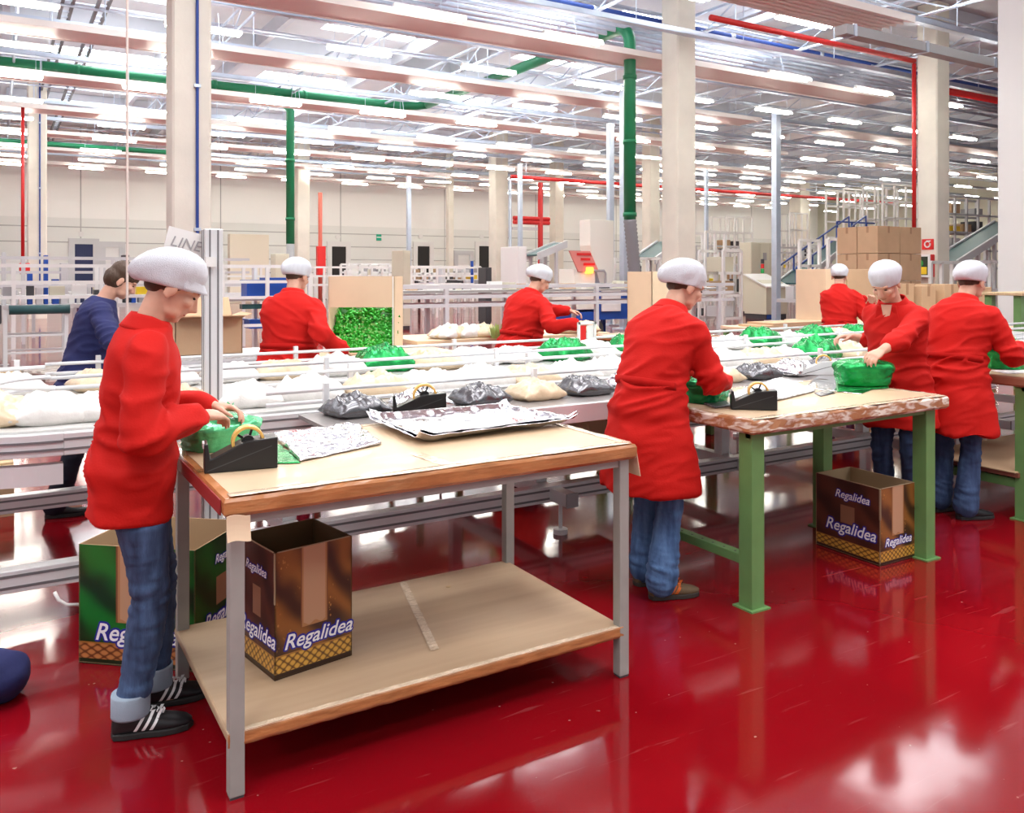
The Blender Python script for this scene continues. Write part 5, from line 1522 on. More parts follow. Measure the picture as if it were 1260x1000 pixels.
        for k in range(3):
            q = MB(); z_ = -0.14 - k * 0.11
            c2, a2 = spine(max(0.02, 0.44 + z_)); q.ball(c2 + Vector((0.005, 0.142 * fat * s, 0)), (0.009, 0.004, 0.009), nu=10, nv=6); q.build('button', M_COATSEAM, ct)
    return t

BLK = (mat('black shoe leather', (0.012, 0.012, 0.014), 0.45), mat('black sole', (0.02, 0.02, 0.02), 0.6), mat('white stripe', (0.85, 0.85, 0.85), 0.5))
BRN = (mat('brown suede', (0.13, 0.085, 0.045), 0.8), mat('dark sole', (0.04, 0.03, 0.025), 0.7), mat('orange stripe', (0.60, 0.13, 0.02), 0.6))
PLN = (mat('black shoe leather', (0.012, 0.012, 0.014), 0.45), mat('black sole', (0.02, 0.02, 0.02), 0.6), None)

def hp(px, py, Y): return W(px, py, Y=Y)

person('woman in red coat and white cap at far left, seen from the side', (0.455, 3.27), -7, skirt=0.84, cap_rot=20, H=1.68, lean=6, head_pitch=34, head_fwd=-0.012,
       hands=(hp(246, 512, 3.02), hp(262, 500, 3.28)), feet=((0.085, -0.02), (-0.10, 0.06)), feet_dir=(-6, 4), hem=0.74, hip_back=0.03, coat=M_COAT, legs=M_DENIM, shoes=BLK, shoe_kind='stripes', flare=0.059, cuff=True, seed=1.3, brim=True, fat=0.93, belt=False)
person('woman in long red coat bending over the green-legged table, centre', (2.83, 3.28), 8, H=1.70, lean=25, head_pitch=18, head_yaw=-22,
       hands=(hp(888, 468, 4.45), hp(868, 478, 4.72)), feet=((0.09, -0.02), (-0.09, 0.06)), feet_dir=(-25, -8), hem=0.52, coat=M_COAT, legs=M_DENIM2, shoes=BRN, shoe_kind='two', flare=0.080, seed=4.1, skirt=1.06, fat=1.06, hip_back=0.03)
person('woman in red coat facing left with both hands by the shiny green bag', (5.02, 3.41), 188, H=1.68, lean=12, head_pitch=34, head_yaw=4,
       sleeve=0.10, hands=(W(1048, 414, Y=5.75), W(1082, 434, Y=5.02)), feet=((0.10, 0.0), (-0.09, 0.0)), hem=0.60, coat=M_COAT, legs=M_DENIM3, shoes=PLN, seed=7.7, fat=1.02, belt=False, vneck=True)
person('woman in red coat with her back turned, reaching over the right-hand table', (5.43, 3.28), 3, H=1.69, lean=19, head_pitch=16, head_yaw=-5,
       hands=(hp(1254, 428, 5.65), hp(1250, 430, 5.95)), feet=((0.10, -0.02), (-0.10, 0.02)), feet_dir=(-24, -10), hem=0.56, skirt=1.04, coat=M_COAT, legs=M_DENIM3, shoes=PLN, flare=0.08, seed=10.2, fat=1.14)
person('person in red coat beside the open box of green sweets, back turned', (1.88, 6.33), 52, H=1.71, lean=10, head_pitch=20, head_yaw=-18,
       hands=(hp(424, 432, 6.35), hp(428, 424, 6.75)), hem=0.55, coat=M_COAT, legs=M_DENIM3, shoes=PLN, seed=13.9, fat=1.18)
person('person in red coat working behind the conveyor in front of the blue machine', (4.12, 6.62), 5, H=1.69, lean=18, head_pitch=26, head_yaw=-10,
       hands=(hp(712, 398, 7.4), hp(722, 386, 7.8)), hem=0.55, coat=M_COAT, legs=M_DENIM3, shoes=PLN, seed=17.0, fat=1.28)
person('most distant person in red coat, among the cardboard boxes', (8.22, 6.33), 38, H=1.70, lean=14, head_pitch=14, head_yaw=-12,
       hands=(hp(1072, 372, 9.4), hp(1076, 368, 9.9)), hem=0.55, coat=M_COAT, legs=M_DENIM3, shoes=PLN, seed=21.0, fat=1.05)
person('person in dark navy jumper behind the conveyor bend at left, no cap', (0.52, 6.38), -6, H=1.70, lean=16, head_pitch=30,
       hands=(hp(165, 430, 5.3), hp(170, 440, 5.8)), feet=((0.10, -0.16), (-0.10, 0.34)), hem=0.84, coat=M_NAVY, legs=M_NAVYD, shoes=PLN, seed=24.0, cap=False, coat_name='jumper', collar=False, belt=False, flare=0.08)
# ================================================================== MIDDLE AND BACKGROUND MACHINES
# open box of green sweets
q = W(412, 437, z=0.90); Yb = 6.9
A = W(404, 437, Y=Yb); B_ = W(486, 437, Y=Yb)
ex = Vector((B_.x - A.x, B_.y - A.y, 0)); wl = ex.length; ex.normalize(); ey = Vector((-ex.y, ex.x, 0))
zb = A.z; zt_ = W(404, 340, Y=Yb).z; zm = W(404, 378, Y=Yb).z
t = thing('sweets_box', 'tall cardboard box with its side cut open, full of green wrapped sweets', 'box', A + ex * wl / 2 + ey * 0.25)
def qpanel(nm, p0, dx, L, z0, z1, m, inw):
    a = Vector((p0.x, p0.y, z0)); th = inw * 0.008
    vs = [a, a + dx * L, a + dx * L + Vector((0, 0, z1 - z0)), a + Vector((0, 0, z1 - z0))]
    vs += [v + th for v in vs]
    return MB().add(vs, [(0, 1, 2, 3), (7, 6, 5, 4), (0, 4, 5, 1), (1, 5, 6, 2), (2, 6, 7, 3), (3, 7, 4, 0)]).build(nm, m, t)
qpanel('front_flap', A, ex, wl, zm, zt_, M_CARDL, ey)
qpanel('side_panel', A, ey, 0.5, zb, zt_, M_CARDL, ex)
qpanel('side_panel', A + ex * wl, ey, 0.5, zb, zt_, M_CARDL, -ex)
qpanel('back_panel', A + ey * 0.5, ex, wl, zb, zt_, M_CARDIN, -ey)
qpanel('front_lip', A, ex, wl, zb, zb + 0.02, M_CARDL, ey)
qpanel('liner', A + ex * (wl - 0.012) - ey * 0.01, ey, 0.02, zb, zt_, M_WHITE, -ex)
MB().add([A + Vector((0, 0, 0.004)), A + ex * wl + Vector((0, 0, 0.004)), A + ex * wl + ey * .5 + Vector((0, 0, 0.004)), A + ey * .5 + Vector((0, 0, 0.004))], [(0, 1, 2, 3)]).build('bottom', M_CARDIN, t, solid=0.006)
rn = random.Random(9); heap = [MB(), MB(), MB()]
hp_h = zm - zb
for k in range(430):
    u_ = rn.random(); w_ = rn.random() ** 1.6
    z_ = zb + 0.02 + (hp_h * 0.98) * (1 - 0.0) * rn.random() * (0.55 + 0.45 * min(1, w_ * 1.6))
    depth = 0.02 + 0.30 * (z_ - zb) / hp_h * 0.9 + 0.02 * rn.random()
    c_ = A + ex * (0.03 + u_ * (wl - 0.06)) + ey * depth; c_.z = z_
    an = rn.uniform(0, 6.28); d_ = (ex * math.cos(an) * 0.9 + Vector((0, 0, 1)) * math.sin(an) * 0.7 - ey * rn.uniform(-.2, .6)).normalized()
    l_ = 0.030
    heap[0].tube([c_ - d_ * l_, c_ - d_ * l_ * .6, c_ + d_ * l_ * .6, c_ + d_ * l_], [0.004, 0.014, 0.014, 0.004], 6)
    tw = heap[1] if rn.random() < 0.7 else heap[2]
    sd_ = d_.cross(ey).normalized() * 0.012
    for sg in (-1, 1):
        e_ = c_ + d_ * l_ * sg; tw.add([e_, e_ + d_ * sg * 0.022 + sd_, e_ + d_ * sg * 0.022 - sd_], [(0, 1, 2)])
fill = MB(); fill.add([A + ex * .01 + ey * .03, A + ex * (wl - .01) + ey * .03, A + ex * (wl - .01) + ey * .34 + Vector((0, 0, hp_h * .95)), A + ex * .01 + ey * .34 + Vector((0, 0, hp_h * .95)), A + ex * .01 + ey * .48, A + ex * (wl - .01) + ey * .48, A + ex * (wl - .01) + ey * .48 + Vector((0, 0, hp_h * .95)), A + ex * .01 + ey * .48 + Vector((0, 0, hp_h * .95))],
    [(0, 1, 2, 3), (4, 5, 6, 7), (3, 2, 6, 7), (0, 4, 7, 3), (1, 5, 6, 2), (0, 1, 5, 4)])
sw = heap[0]
swo = sw.build('wrapped_sweets', M_CANDY, None, smooth=True, label='heap of green twist-wrapped sweets filling the open cardboard box', cat='sweets', kind='stuff')
for hb, m_ in ((heap[1], M_CANDY), (heap[2], M_CANDYL)): hb.build('twist_ends', m_, swo, solid=0.001)
fill.build('heap_core', mat('deep green sweets', (0.01, 0.16, 0.01), 0.4), swo)

# ---- benches behind the conveyor
def bench(label, x0, y0, x1, y1, z, m_top, m_leg, th=0.04, leg=0.05, shelf=None):
    t = thing('work_bench', label, 'bench', ((x0 + x1) / 2, (y0 + y1) / 2, 0))
    MB().bb(x0, y0, z - th, x1, y1, z).build('bench_top', m_top, t, bevel=0.006)
    for (x, y) in ((x0 + leg, y0 + leg), (x1 - leg, y0 + leg), (x0 + leg, y1 - leg), (x1 - leg, y1 - leg)):
        MB().bb(x - leg / 2, y - leg / 2, 0, x + leg / 2, y + leg / 2, z - th).build('leg', m_leg, t)
    if shelf: MB().bb(x0, y0, shelf - 0.03, x1, y1, shelf).build('shelf', M_CARD, t)
    return t
sb = A + ex * wl / 2 + ey * 0.25
bench('bench under the open box of green sweets', sb.x - 0.62, sb.y - 0.45, sb.x + 0.72, sb.y + 0.42, zb, M_CARDL, M_GREENP)
q = W(690, 415, Y=8.0)
B2 = bench('bench with paper bags right of the person before the blue machine', q.x - 1.3, 7.0, q.x + 0.9, 7.75, 0.985, M_CARDL, M_GREENP)
q5 = W(1015, 398, Y=10.6)
bench('bench in front of the most distant person, covered in cardboard', q5.x - 1.3, q5.y - 0.1, q5.x + 1.5, q5.y + 0.5, 0.96, M_CARDL, M_GREENP)
# flattened cardboard on it
for k in range(2):
    MB().bb(q5.x - 1.2 + 0.15 * k, q5.y - 0.12, 0.962 + 0.025 * k, q5.x - 0.15 + 0.1 * k, q5.y + 0.3, 0.985 + 0.025 * k).build('cardboard_sheet', M_CARD, label='flat folded cardboard lying on the distant bench, ' + ('lower' if k == 0 else 'upper') + ' sheet', cat='cardboard')
# white wrapped things on bench two
rr = random.Random(3)
for k, (px, py, L_, m_, lb) in enumerate(((578, 416, 0.42, M_CREAM, 'long cream paper roll'), (600, 408, 0.34, M_PRODUCT, 'white paper bag'), (560, 422, 0.4, M_PRODUCT, 'white film bundle'), (612, 420, 0.34, M_CREAM, 'cream film bundle'), (752, 409, 0.34, M_CREAM, 'cream paper bag'), (775, 402, 0.32, M_CARDL, 'folded brown paper bag'))):
    c_ = W(px, py, Y=7.7 + 0.1 * k)
    mb = pouch(L_, 0.24, 0.12, k * 2.2)
    top_mesh(mb, 'paper_bag', m_, (c_.x, max(c_.y, 7.16), 0.987), 0.3 * k, lb + ' on the bench beyond the far lane', 'bag')
c_ = W(612, 408, Y=8.0)
mb = MB()
for k in range(60):
    a_ = rr.uniform(0, 6.28); r_ = rr.uniform(0, 0.07); h_ = rr.uniform(0.03, 0.14)
    b0 = Vector((r_ * math.cos(a_), r_ * math.sin(a_), 0.0)); tp = b0 * 1.7 + Vector((0, 0, h_)); sd_ = Vector((-math.sin(a_), math.cos(a_), 0)) * 0.012
    mb.add([b0 - sd_, b0 + sd_, tp + sd_ * .4, tp - sd_ * .4], [(0, 1, 2, 3)])
top_mesh(mb, 'ribbon_bow', mat('pale green ribbon', (0.40, 0.55, 0.18), 0.4), (c_.x, c_.y, 0.987), 0, 'pale green curled ribbon bow on the bench beside the paper bags', 'ribbon')
# small display frame with red card
c_ = W(722, 422, Y=7.3)
t = thing('display_frame', 'small white frame with a red and white card behind the far lane', 'frame', (c_.x, c_.y, 0.985))
fz0, fz1, fw = 0.985, W(722, 396, Y=7.3).z, 0.19
for (a_, b_, c2, d_) in ((-fw / 2, fz0, -fw / 2 + 0.02, fz1), (fw / 2 - 0.02, fz0, fw / 2, fz1), (-fw / 2, fz1 - 0.02, fw / 2, fz1), (-fw / 2, fz0, fw / 2, fz0 + 0.02)):
    MB().bb(c_.x + a_, c_.y - 0.01, b_, c_.x + c2, c_.y + 0.01, d_).build('frame_bar', M_WHITE, t)
MB().bb(c_.x - 0.07, c_.y - 0.003, fz0 + 0.02, c_.x - 0.01, c_.y + 0.003, fz1 - 0.03).build('red_card', M_RED, t)
MB().bb(c_.x + 0.0, c_.y - 0.003, fz0 + 0.02, c_.x + 0.07, c_.y + 0.003, fz1 - 0.03).build('white_card', M_WHITE, t)

# cardboard box behind the left woman and its roller stand
A = W(206, 437, Y=6.9); B_ = W(297, 437, Y=6.9)
t = card_box('open brown cardboard box right behind the sign post', A.x, A.y - 0.35, A.z + 0.02, B_.x, A.y + 0.02, W(206, 390, Y=6.9).z, M_CARD, flaps=1, open_top=True, tape=False)
rs = thing('roller_stand', 'grey ribbed roller stand carrying the box behind the sign post', 'stand', ((A.x + B_.x) / 2, A.y, 0))
zz = A.z
pts_ = [(A.x - 0.3 + k * 0.025, A.y - 0.42, zz - 0.05) for k in range(50)]
MB().tube(pts_, [0.045 if k % 2 else 0.038 for k in range(50)], 12).build('ribbed_hose', M_GREY, rs, smooth=True)
MB().bb(A.x - 0.3, A.y - 0.36, zz - 0.02, B_.x + 0.35, A.y + 0.15, zz + 0.018).build('table_plate', M_WHITE, rs)
for x in (A.x - 0.2, B_.x + 0.25):
    for y in (A.y - 0.3, A.y + 0.1): MB().bb(x - 0.03, y - 0.03, 0, x + 0.03, y + 0.03, zz - 0.02).build('leg', M_ALU, rs)
# box behind the woman in the centre
A = WV(802, 384, 6.25); zt_ = WV(787, 334, 6.25).z
card_box('open light cardboard box behind the woman in the centre', A.x, 6.25, 0.988, A.x + 0.46, 6.62, zt_, M_CARDL, open_top=True, tape=False)
# big box before the distant person
A = W(1016, 388, Y=11.4); zt_ = W(986, 331, Y=11.4).z
card_box('large light cardboard box left of the most distant person', A.x, A.y, 0.96, A.x + 0.42, A.y + 0.5, zt_, M_CARDL, tape=False)
card_box('cardboard box directly behind the head of the most distant person', A.x + 0.43, A.y - 0.02, 0.96, A.x + 1.0, A.y + 0.45, zt_, M_CARD, tape=False)
bench('low bench under the large light boxes', A.x - 0.1, A.y + 0.3 - 0.35, A.x + 1.2, A.y + 0.62, 0.955, M_CARDL, M_GREENP)
# pallet of cartons stacked beside the hose pillar
Ys = 19.5
S0 = W(1047, 424, Y=Ys); 
bw, bd, bh = 0.86, 0.62, 0.60
n_ = 0
S0 = W(1080, HOR, Y=Ys)
pallet('pallet under the tall stack of cartons', S0.x + 1.1, S0.y + 0.62, 0, 2.4, 1.4)
zz = 0.145; top_z = W(1047, 277, Y=Ys).z; bh = (top_z - zz) / 4
for lv in range(4):
    for cx_ in range(2):
        for cy_ in range(2):
            x0 = S0.x + cx_ * 0.84; y0 = S0.y + cy_ * 0.56
            card_box('carton in the tall pallet stack, %s layer up, %s, %s row' % (ORD[lv], 'left' if cx_ == 0 else 'right', 'near' if cy_ == 0 else 'far'), x0, y0, zz + lv * bh, x0 + 0.82, y0 + 0.54, zz + (lv + 1) * bh - 0.012, M_CARD, group='cartons stacked on the pallet')
# row of cartons further right behind the two women
for k, (x0, x1, yt) in enumerate(((1108, 1132, 349), (1134, 1160, 352), (1162, 1192, 350), (1194, 1236, 354))):
    A = W(x0, HOR, Y=13.0 + 0.15 * k); w_ = (x1 - x0) / F * 13 * 1.0; zt_ = W(x0, yt, Y=13.0).z
    card_box('cardboard carton in the row behind the two women at right, %s from the left' % ORD[k], A.x, A.y, 0.75, A.x + w_ * 1.15, A.y + 0.5, zt_, M_CARD, group='row of cartons at right')
    if k == 0: RA = A
bench('long low bench under the row of cartons', RA.x - 0.1, RA.y - 0.9, RA.x + 2.2, RA.y + 0.75, 0.745, M_CARDL, M_GREENP)
# green-legged bench near the partition
A = W(1230, 360, z=1.28); A = W(1231, HOR, Y=11.8)
bench('tall green-legged bench beside the white partition at right', A.x, A.y - 0.3, A.x + 1.6, A.y + 0.3, 1.33, M_WOOD, M_GREENP, leg=0.10)

# ---- frames, rails, conveyors
def rail_line(label, x0, x1, v, zs, posts, m=None, depth=0.5, floor=True, r=0.03):
    m = m or M_WHITE
    t = thing('guard_frame', label, 'frame', ((x0 + x1) / 2, v, 0))
    for z in zs:
        MB().bb(x0, v - r, z - r, x1, v + r, z + r).build('rail', m, t)
        if depth: MB().bb(x0, v + depth - r, z - r, x1, v + depth + r, z + r).build('rail', m, t)
    x = x0
    while x <= x1 + 0.01:
        for dv in ((0, depth) if depth else (0,)):
            MB().bb(x - r * 1.1, v + dv - r * 1.1, 0, x + r * 1.1, v + dv + r * 1.1, max(zs)).build('post', m, t)
        x += posts
    return t
rail_line('white railed machine frame across the left background', -7, 4.6, 18.0, (1.15, 1.42, 1.74), 1.45, depth=0.9)
rail_line('second white machine frame behind the first at left', -9, 5.5, 22.0, (1.3, 1.62, 1.95), 1.9, depth=0.8, m=M_LGREY)
t = thing('bottle_filler', 'row of small yellow and dark fittings on the left machine frame', 'machine', (-1, 18.4, 1.2))
rr = random.Random(12)
for k in range(26):
    x = -6 + k * 0.38
    MB().bb(x, 18.25, 1.18, x + rr.uniform(.12, .26), 18.5, 1.18 + rr.uniform(0.08, 0.22)).build('fitting', [M_YELLOW, M_DARK, M_BEIGE, M_WHITE, M_GREY][rr.randrange(5)], t)
MB().bb(-6.2, 18.2, 1.13, 4.3, 18.6, 1.18).build('base_rail', M_LGREY, t)
def conveyor(label, a, b, z0, z1, w, m_belt, m_frame, legs=3, rails=0.0, rail_m=None, th=0.18):
    """straight belt conveyor from a to b (u, v), heights z0 to z1"""
    A, B_ = Vector((a[0], a[1], z0)), Vector((b[0], b[1], z1)); d = (B_ - A); hd = Vector((d.x, d.y, 0)).normalized(); sd_ = Vector((-hd.y, hd.x, 0))
    t = thing('belt_conveyor', label, 'conveyor', (A.x, A.y, 0))
    up = Vector((0, 0, 1))
    def slab(o, wd, dz0, dz1, m, nm):
        vs = [A + sd_ * (o - wd / 2) + up * dz0, A + sd_ * (o + wd / 2) + up * dz0, B_ + sd_ * (o + wd / 2) + up * dz0, B_ + sd_ * (o - wd / 2) + up * dz0]
        vs += [v_ + up * (dz1 - dz0) for v_ in vs]
        MB().add(vs, [(0, 1, 2, 3), (4, 5, 6, 7), (0, 1, 5, 4), (1, 2, 6, 5), (2, 3, 7, 6), (3, 0, 4, 7)]).build(nm, m, t)
    slab(0, w, -0.05, 0, m_belt, 'belt'); slab(-w / 2 - 0.04, 0.06, -th, 0.05, m_frame, 'side_frame'); slab(w / 2 + 0.04, 0.06, -th, 0.05, m_frame, 'side_frame')
    for k in range(legs):
        f = (k + 0.3) / legs; p_ = A.lerp(B_, f)
        for s_ in (-1, 1): MB().bar(p_ + sd_ * s_ * w / 2 - up * th * .8, Vector((p_.x, p_.y, 0)) + sd_ * s_ * w / 2, 0.09).build('leg', m_frame, t)
    if rails:
        for s_ in (-1, 1):
            q_ = MB(); q_.bar(A + sd_ * s_ * w / 2 + up * rails, B_ + sd_ * s_ * w / 2 + up * rails, 0.05)
            for k in range(6):
                p_ = A.lerp(B_, k / 5) + sd_ * s_ * w / 2; q_.bar(p_, p_ + up * rails, 0.045)
            q_.build('hand_rail', rail_m or M_BLUEP, t)
    return t
c0, c1 = W(470, 352, Y=13.0), W(700, 352, Y=13.6)
rail_line('long low conveyor frame crossing behind the box of sweets', c0.x - 0.4, c0.x + 7.5, c0.y, (1.08, 1.22, 1.38), 1.5, depth=0.7, m=M_LGREY)
gf = [o for o in bpy.data.objects if o.name.startswith('guard_frame') and o.parent is None][-1]
MB().bb(c0.x - 0.38, c0.y + 0.06, 1.28, c0.x + 7.4, c0.y + 0.64, 1.32).build('belt', M_BELT, gf)
t = thing('loose_parts', 'small dark and pale parts scattered along the grey cross conveyor', 'parts', (c0.x + 3, c0.y + .35, 1.33), group=None)
for k in range(24):
    x = c0.x + k * 0.3
    MB().bb(x, c0.y + 0.2 + rr.random() * .2, 1.322, x + rr.uniform(.08, .24), c0.y + 0.45, 1.34 + rr.uniform(0.03, 0.12)).build('part', [M_DARK, M_WHITE, M_BEIGE, M_CARD][rr.randrange(4)], t)
rail_line('tall machine guard frame far behind the sweets box', c0.x - 2, c0.x + 10, 27.5, (1.2, 1.5, 1.8), 2.1, depth=1.0, m=M_WHITE)
# roller table at far left with pallets
q = W(38, HOR, Y=13.5)
t = thing('roller_table', 'small roller table with dark green belt roller at far left', 'roller table', (q.x, q.y, 0))
for (dx, dy) in ((-0.35, 0), (0.5, 0), (-0.35, 0.6), (0.5, 0.6)):
    MB().bb(q.x + dx - .03, q.y + dy - .03, 0.1, q.x + dx + .03, q.y + dy + .03, 1.0).build('leg', M_LGREY, t)
    MB().box((q.x + dx, q.y + dy, 0.06), (0.12, 0.12, 0.10)).build('castor', M_GREY, t)
for z in (0.35, 0.62, 0.98):
    MB().bb(q.x - 0.35, q.y - .02, z - .03, q.x + 0.5, q.y + .02, z).build('rail', M_LGREY, t); MB().bb(q.x - 0.35, q.y + .58, z - .03, q.x + 0.5, q.y + .62, z).build('rail', M_LGREY, t)
MB().tube([(q.x - 0.30, q.y - 0.05, 1.02), (q.x + 0.55, q.y - 0.05, 1.02)], 0.075, 14).build('roller', M_TEAL, t, smooth=True)
MB().bb(q.x - 0.3, q.y, 1.0, q.x + 0.5, q.y + 0.6, 1.07).build('belt', M_TEAL, t)
MB().box((q.x - 0.5, q.y + 0.1, 0.95), (0.2, 0.25, 0.3)).build('motor', M_DARK, t, bevel=0.02)
pallet('pale wooden pallet on the floor below the small roller table', q.x + 0.4, q.y - 0.7, 0, 1.0, 1.0, 0.5, m=mat('pale pallet wood', (0.55, 0.50, 0.45), 0.8))
q = W(6, 450, Y=13.8)
pallet('wooden pallet at the far left edge before the roller table', q.x - 0.4, q.y - 1.2, 0)
# machine with blue crates left of the person at the sweets
q = W(300, HOR, Y=14.5)
t = thing('packing_machine', 'white framed packing machine with blue crates behind the person at the sweets box', 'machine', (q.x, q.y, 0))
for dx in (0, 0.75, 1.5):
    for dy in (0, 0.8): MB().bb(q.x - 0.35 + dx - .03, q.y + dy - .03, 0, q.x - 0.35 + dx + .03, q.y + dy + .03, 1.72).build('post', M_WHITE, t)
for z in (0.7, 1.18, 1.45, 1.72):
    for dy in (0, 0.8): MB().bb(q.x - 0.35, q.y + dy - .025, z - .025, q.x + 1.15, q.y + dy + .025, z + .025).build('rail', M_WHITE, t)
MB().bb(q.x - 0.3, q.y + 0.05, 1.12, q.x + 1.1, q.y + 0.75, 1.16).build('deck', M_LGREY, t)
MB().bb(q.x + 0.0, q.y + 0.1, 0.98, q.x + 1.0, q.y + 0.3, 1.06).build('dark_roller', M_TEAL, t)
for k, (dx, dz, w_, h_) in enumerate(((0.1, 1.25, 0.32, 0.32), (0.45, 1.27, 0.52, 0.34), (0.15, 0.72, 0.6, 0.16))):
    c_ = q + Vector((dx, 0.2, 0)); b_ = MB(); b_.bb(c_.x, c_.y, dz - 0.09, c_.x + w_, c_.y + 0.4, dz - 0.09 + h_ * .9); b_.bb(c_.x - .02, c_.y - .02, dz - 0.09 + h_ * .85, c_.x + w_ + .02, c_.y + .42, dz - .09 + h_)
    b_.build('plastic_crate', M_BLUE, label='blue plastic crate in the packing machine, ' + ('small upper', 'wide upper', 'low')[k] + ' one', cat='crate')
# cabinets far left-middle
def cabinet(label, px0, px1, ytop, Y, depth, m, name='control_cabinet', zb=0.0, doors=1, extra=None):
    t_ = (px0 - 630) / F; px0 = min(px0 + max(0, (SN + CS * t_) * depth * F / Y), px1 - 8)
    a = W(px0, HOR, Y=Y); b = W(px1, HOR, Y=Y); zt_ = W(px0, ytop, Y=Y).z
    w_ = (b - a).length / 0.8547 * 0.86
    t = thing(name, label, 'cabinet', (a.x + w_ / 2, a.y + depth / 2, zb))
    MB().bb(a.x, a.y, zb + 0.1, a.x + w_, a.y + depth, zt_).build('body', m, t, bevel=0.01)
    MB().bb(a.x + .02, a.y + .02, zb, a.x + w_ - .02, a.y + depth - .02, zb + 0.1).build('plinth', M_DARK, t)
    for k in range(doors):
        x0 = a.x + w_ * k / doors + 0.02; x1 = a.x + w_ * (k + 1) / doors - 0.02
        d_ = MB().bb(x0, a.y - 0.015, zb + 0.15, x1, a.y, zt_ - 0.05).build('door', m, t, bevel=0.004)
        MB().box((x0 + 0.06, a.y - 0.03, (zb + zt_) / 2), (0.03, 0.03, 0.14)).build('handle', M_DARK, d_)
    return t, a, w_, zt_
t, a, w_, zt_ = cabinet('tall beige control cabinet with three doors right of the centre', 910, 972, 298, 33, 0.6, M_BEIGE, doors=3)
MB().bb(a.x + w_ * .42, a.y - .03, zt_ - 0.7, a.x + w_ * .55, a.y - .016, zt_ - 0.4).build('vent', M_GREY, t)
MB().ball((a.x + w_ * .40, a.y - .03, zt_ - 0.95), 0.05, nu=8, nv=6).build('knob', M_RED, t)
cabinet('small beige electric box beside the green branch pipe', 333, 356, 312, 26, 0.5, M_BEIGE)
cabinet('beige machine cabinet behind the box of sweets', 482, 506, 308, 24, 0.8, M_BEIGE)
cabinet('white machine cabinet with round badge left of the person before the machine', 616, 650, 303, 22, 0.9, M_WHITE)
cabinet('dark grey bin cabinet before the right dark doorway', 596, 606, 329, 26, 0.5, M_DARK)
# console
q = W(926, 392, Y=29); a = W(943, HOR, Y=29); w_ = 1.05; zt_ = 1.55
t = thing('control_console', 'beige operator console with sloping white desk and signal lamp', 'console', (a.x + .6, a.y, 0))
poly = [(a.x, a.y, 0.18), (a.x, a.y, 1.12), (a.x, a.y + .25, 1.30), (a.x, a.y + 1.0, 1.52), (a.x, a.y + 1.0, 0.18)]
MB().prism(poly, (w_, 0, 0)).build('body', M_BEIGE, t, bevel=0.01)
MB().bb(a.x + .03, a.y + .03, 0.0, a.x + w_ - .03, a.y + .97, 0.18).build('plinth', M_DARK, t)
MB().bb(a.x + .05, a.y + .02, 0.03, a.x + 0.6, a.y + .029, 0.16).build('blue_label', M_BLUE, t)
MB().prism([(a.x - .06, a.y - .06, 1.10), (a.x - .06, a.y + 1.0, 1.54), (a.x - .06, a.y + 1.0, 1.58), (a.x - .06, a.y - .06, 1.15)], (w_ + .12, 0, 0)).build('desk', M_WHITE, t)
for k, m_ in enumerate((mat('signal green', (0.02, 0.35, 0.08), 0.4), M_RED, M_DARK)):
    MB().tube([(a.x + .8, a.y + .9, 1.6 + .17 * k), (a.x + .8, a.y + .9, 1.76 + .17 * k)], 0.06, 10).build('signal_lamp', m_, t)
for z in (0.95, 0.7): MB().ball((a.x + 0.55, a.y - 0.01, z), 0.045, nu=8, nv=6).build('button', M_RED, t)
# the white and blue machine below the thick green pipe
Ym = 21.0
a = W(727, HOR, Y=Ym)
t = thing('wrapping_machine', 'white wrapping machine with blue base and slanted red sign under the green pipe', 'machine', (a.x, a.y, 0))
def mz(py): return W(700, py, Y=Ym).z
def mx(px): return (px - 727) / F * Ym / 0.78
MB().prism([(a.x - 0.02, a.y, mz(270)), (a.x + mx(755), a.y, mz(270)), (a.x + mx(755), a.y, mz(354)), (a.x + 0.32, a.y, mz(354)), (a.x + 0.10, a.y, mz(322)), (a.x - 0.02, a.y, mz(302))], (0, 0.45, 0)).build('housing', mat('machine cream', (0.80, 0.78, 0.70), 0.4), t, bevel=0.01)
MB().bb(a.x - 0.75, a.y - 0.2, mz(380), a.x - 0.02, a.y + 0.6, mz(355)).build('lower_panel', mat('machine cream', (0.80, 0.78, 0.70), 0.4), t, bevel=0.01)
MB().bb(a.x + 0.16, a.y - 0.25, mz(383), a.x + 0.75, a.y - 0.2, mz(355)).build('door', M_WHITE, t, bevel=0.01)
MB().bb(a.x - 0.55, a.y - 0.05, mz(356), a.x + 0.1, a.y + 0.6, mz(331)).build('control_box', mat('machine cream', (0.80, 0.78, 0.70), 0.4), t, bevel=0.01)
MB().bb(a.x + 0.02, a.y - 0.19, mz(392), a.x + 1.15, a.y + 1.0, mz(354)).build('blue_base', M_BLUE, t)
MB().bb(a.x - 0.6, a.y - 0.19, mz(393), a.x + 1.9, a.y + 1.1, mz(383)).build('blue_beam', M_BLUE, t)
MB().bb(a.x + 1.16, a.y - 0.15, mz(386), a.x + 1.5, a.y + 0.9, mz(346)).build('side_cabinet', M_BEIGE, t, bevel=0.01)
for dx in (0.1, 1.5): MB().tube([(a.x + dx, a.y - 0.1, 0.22), (a.x + dx, a.y + 0.2, 0.22)], 0.22, 20).build('wheel', M_DARK, t)
for dx in (-0.5, 0.8, 1.8): MB().bb(a.x + dx - .05, a.y + 0.5, 0, a.x + dx + .05, a.y + 0.6, mz(392)).build('leg', M_BLUE, t)
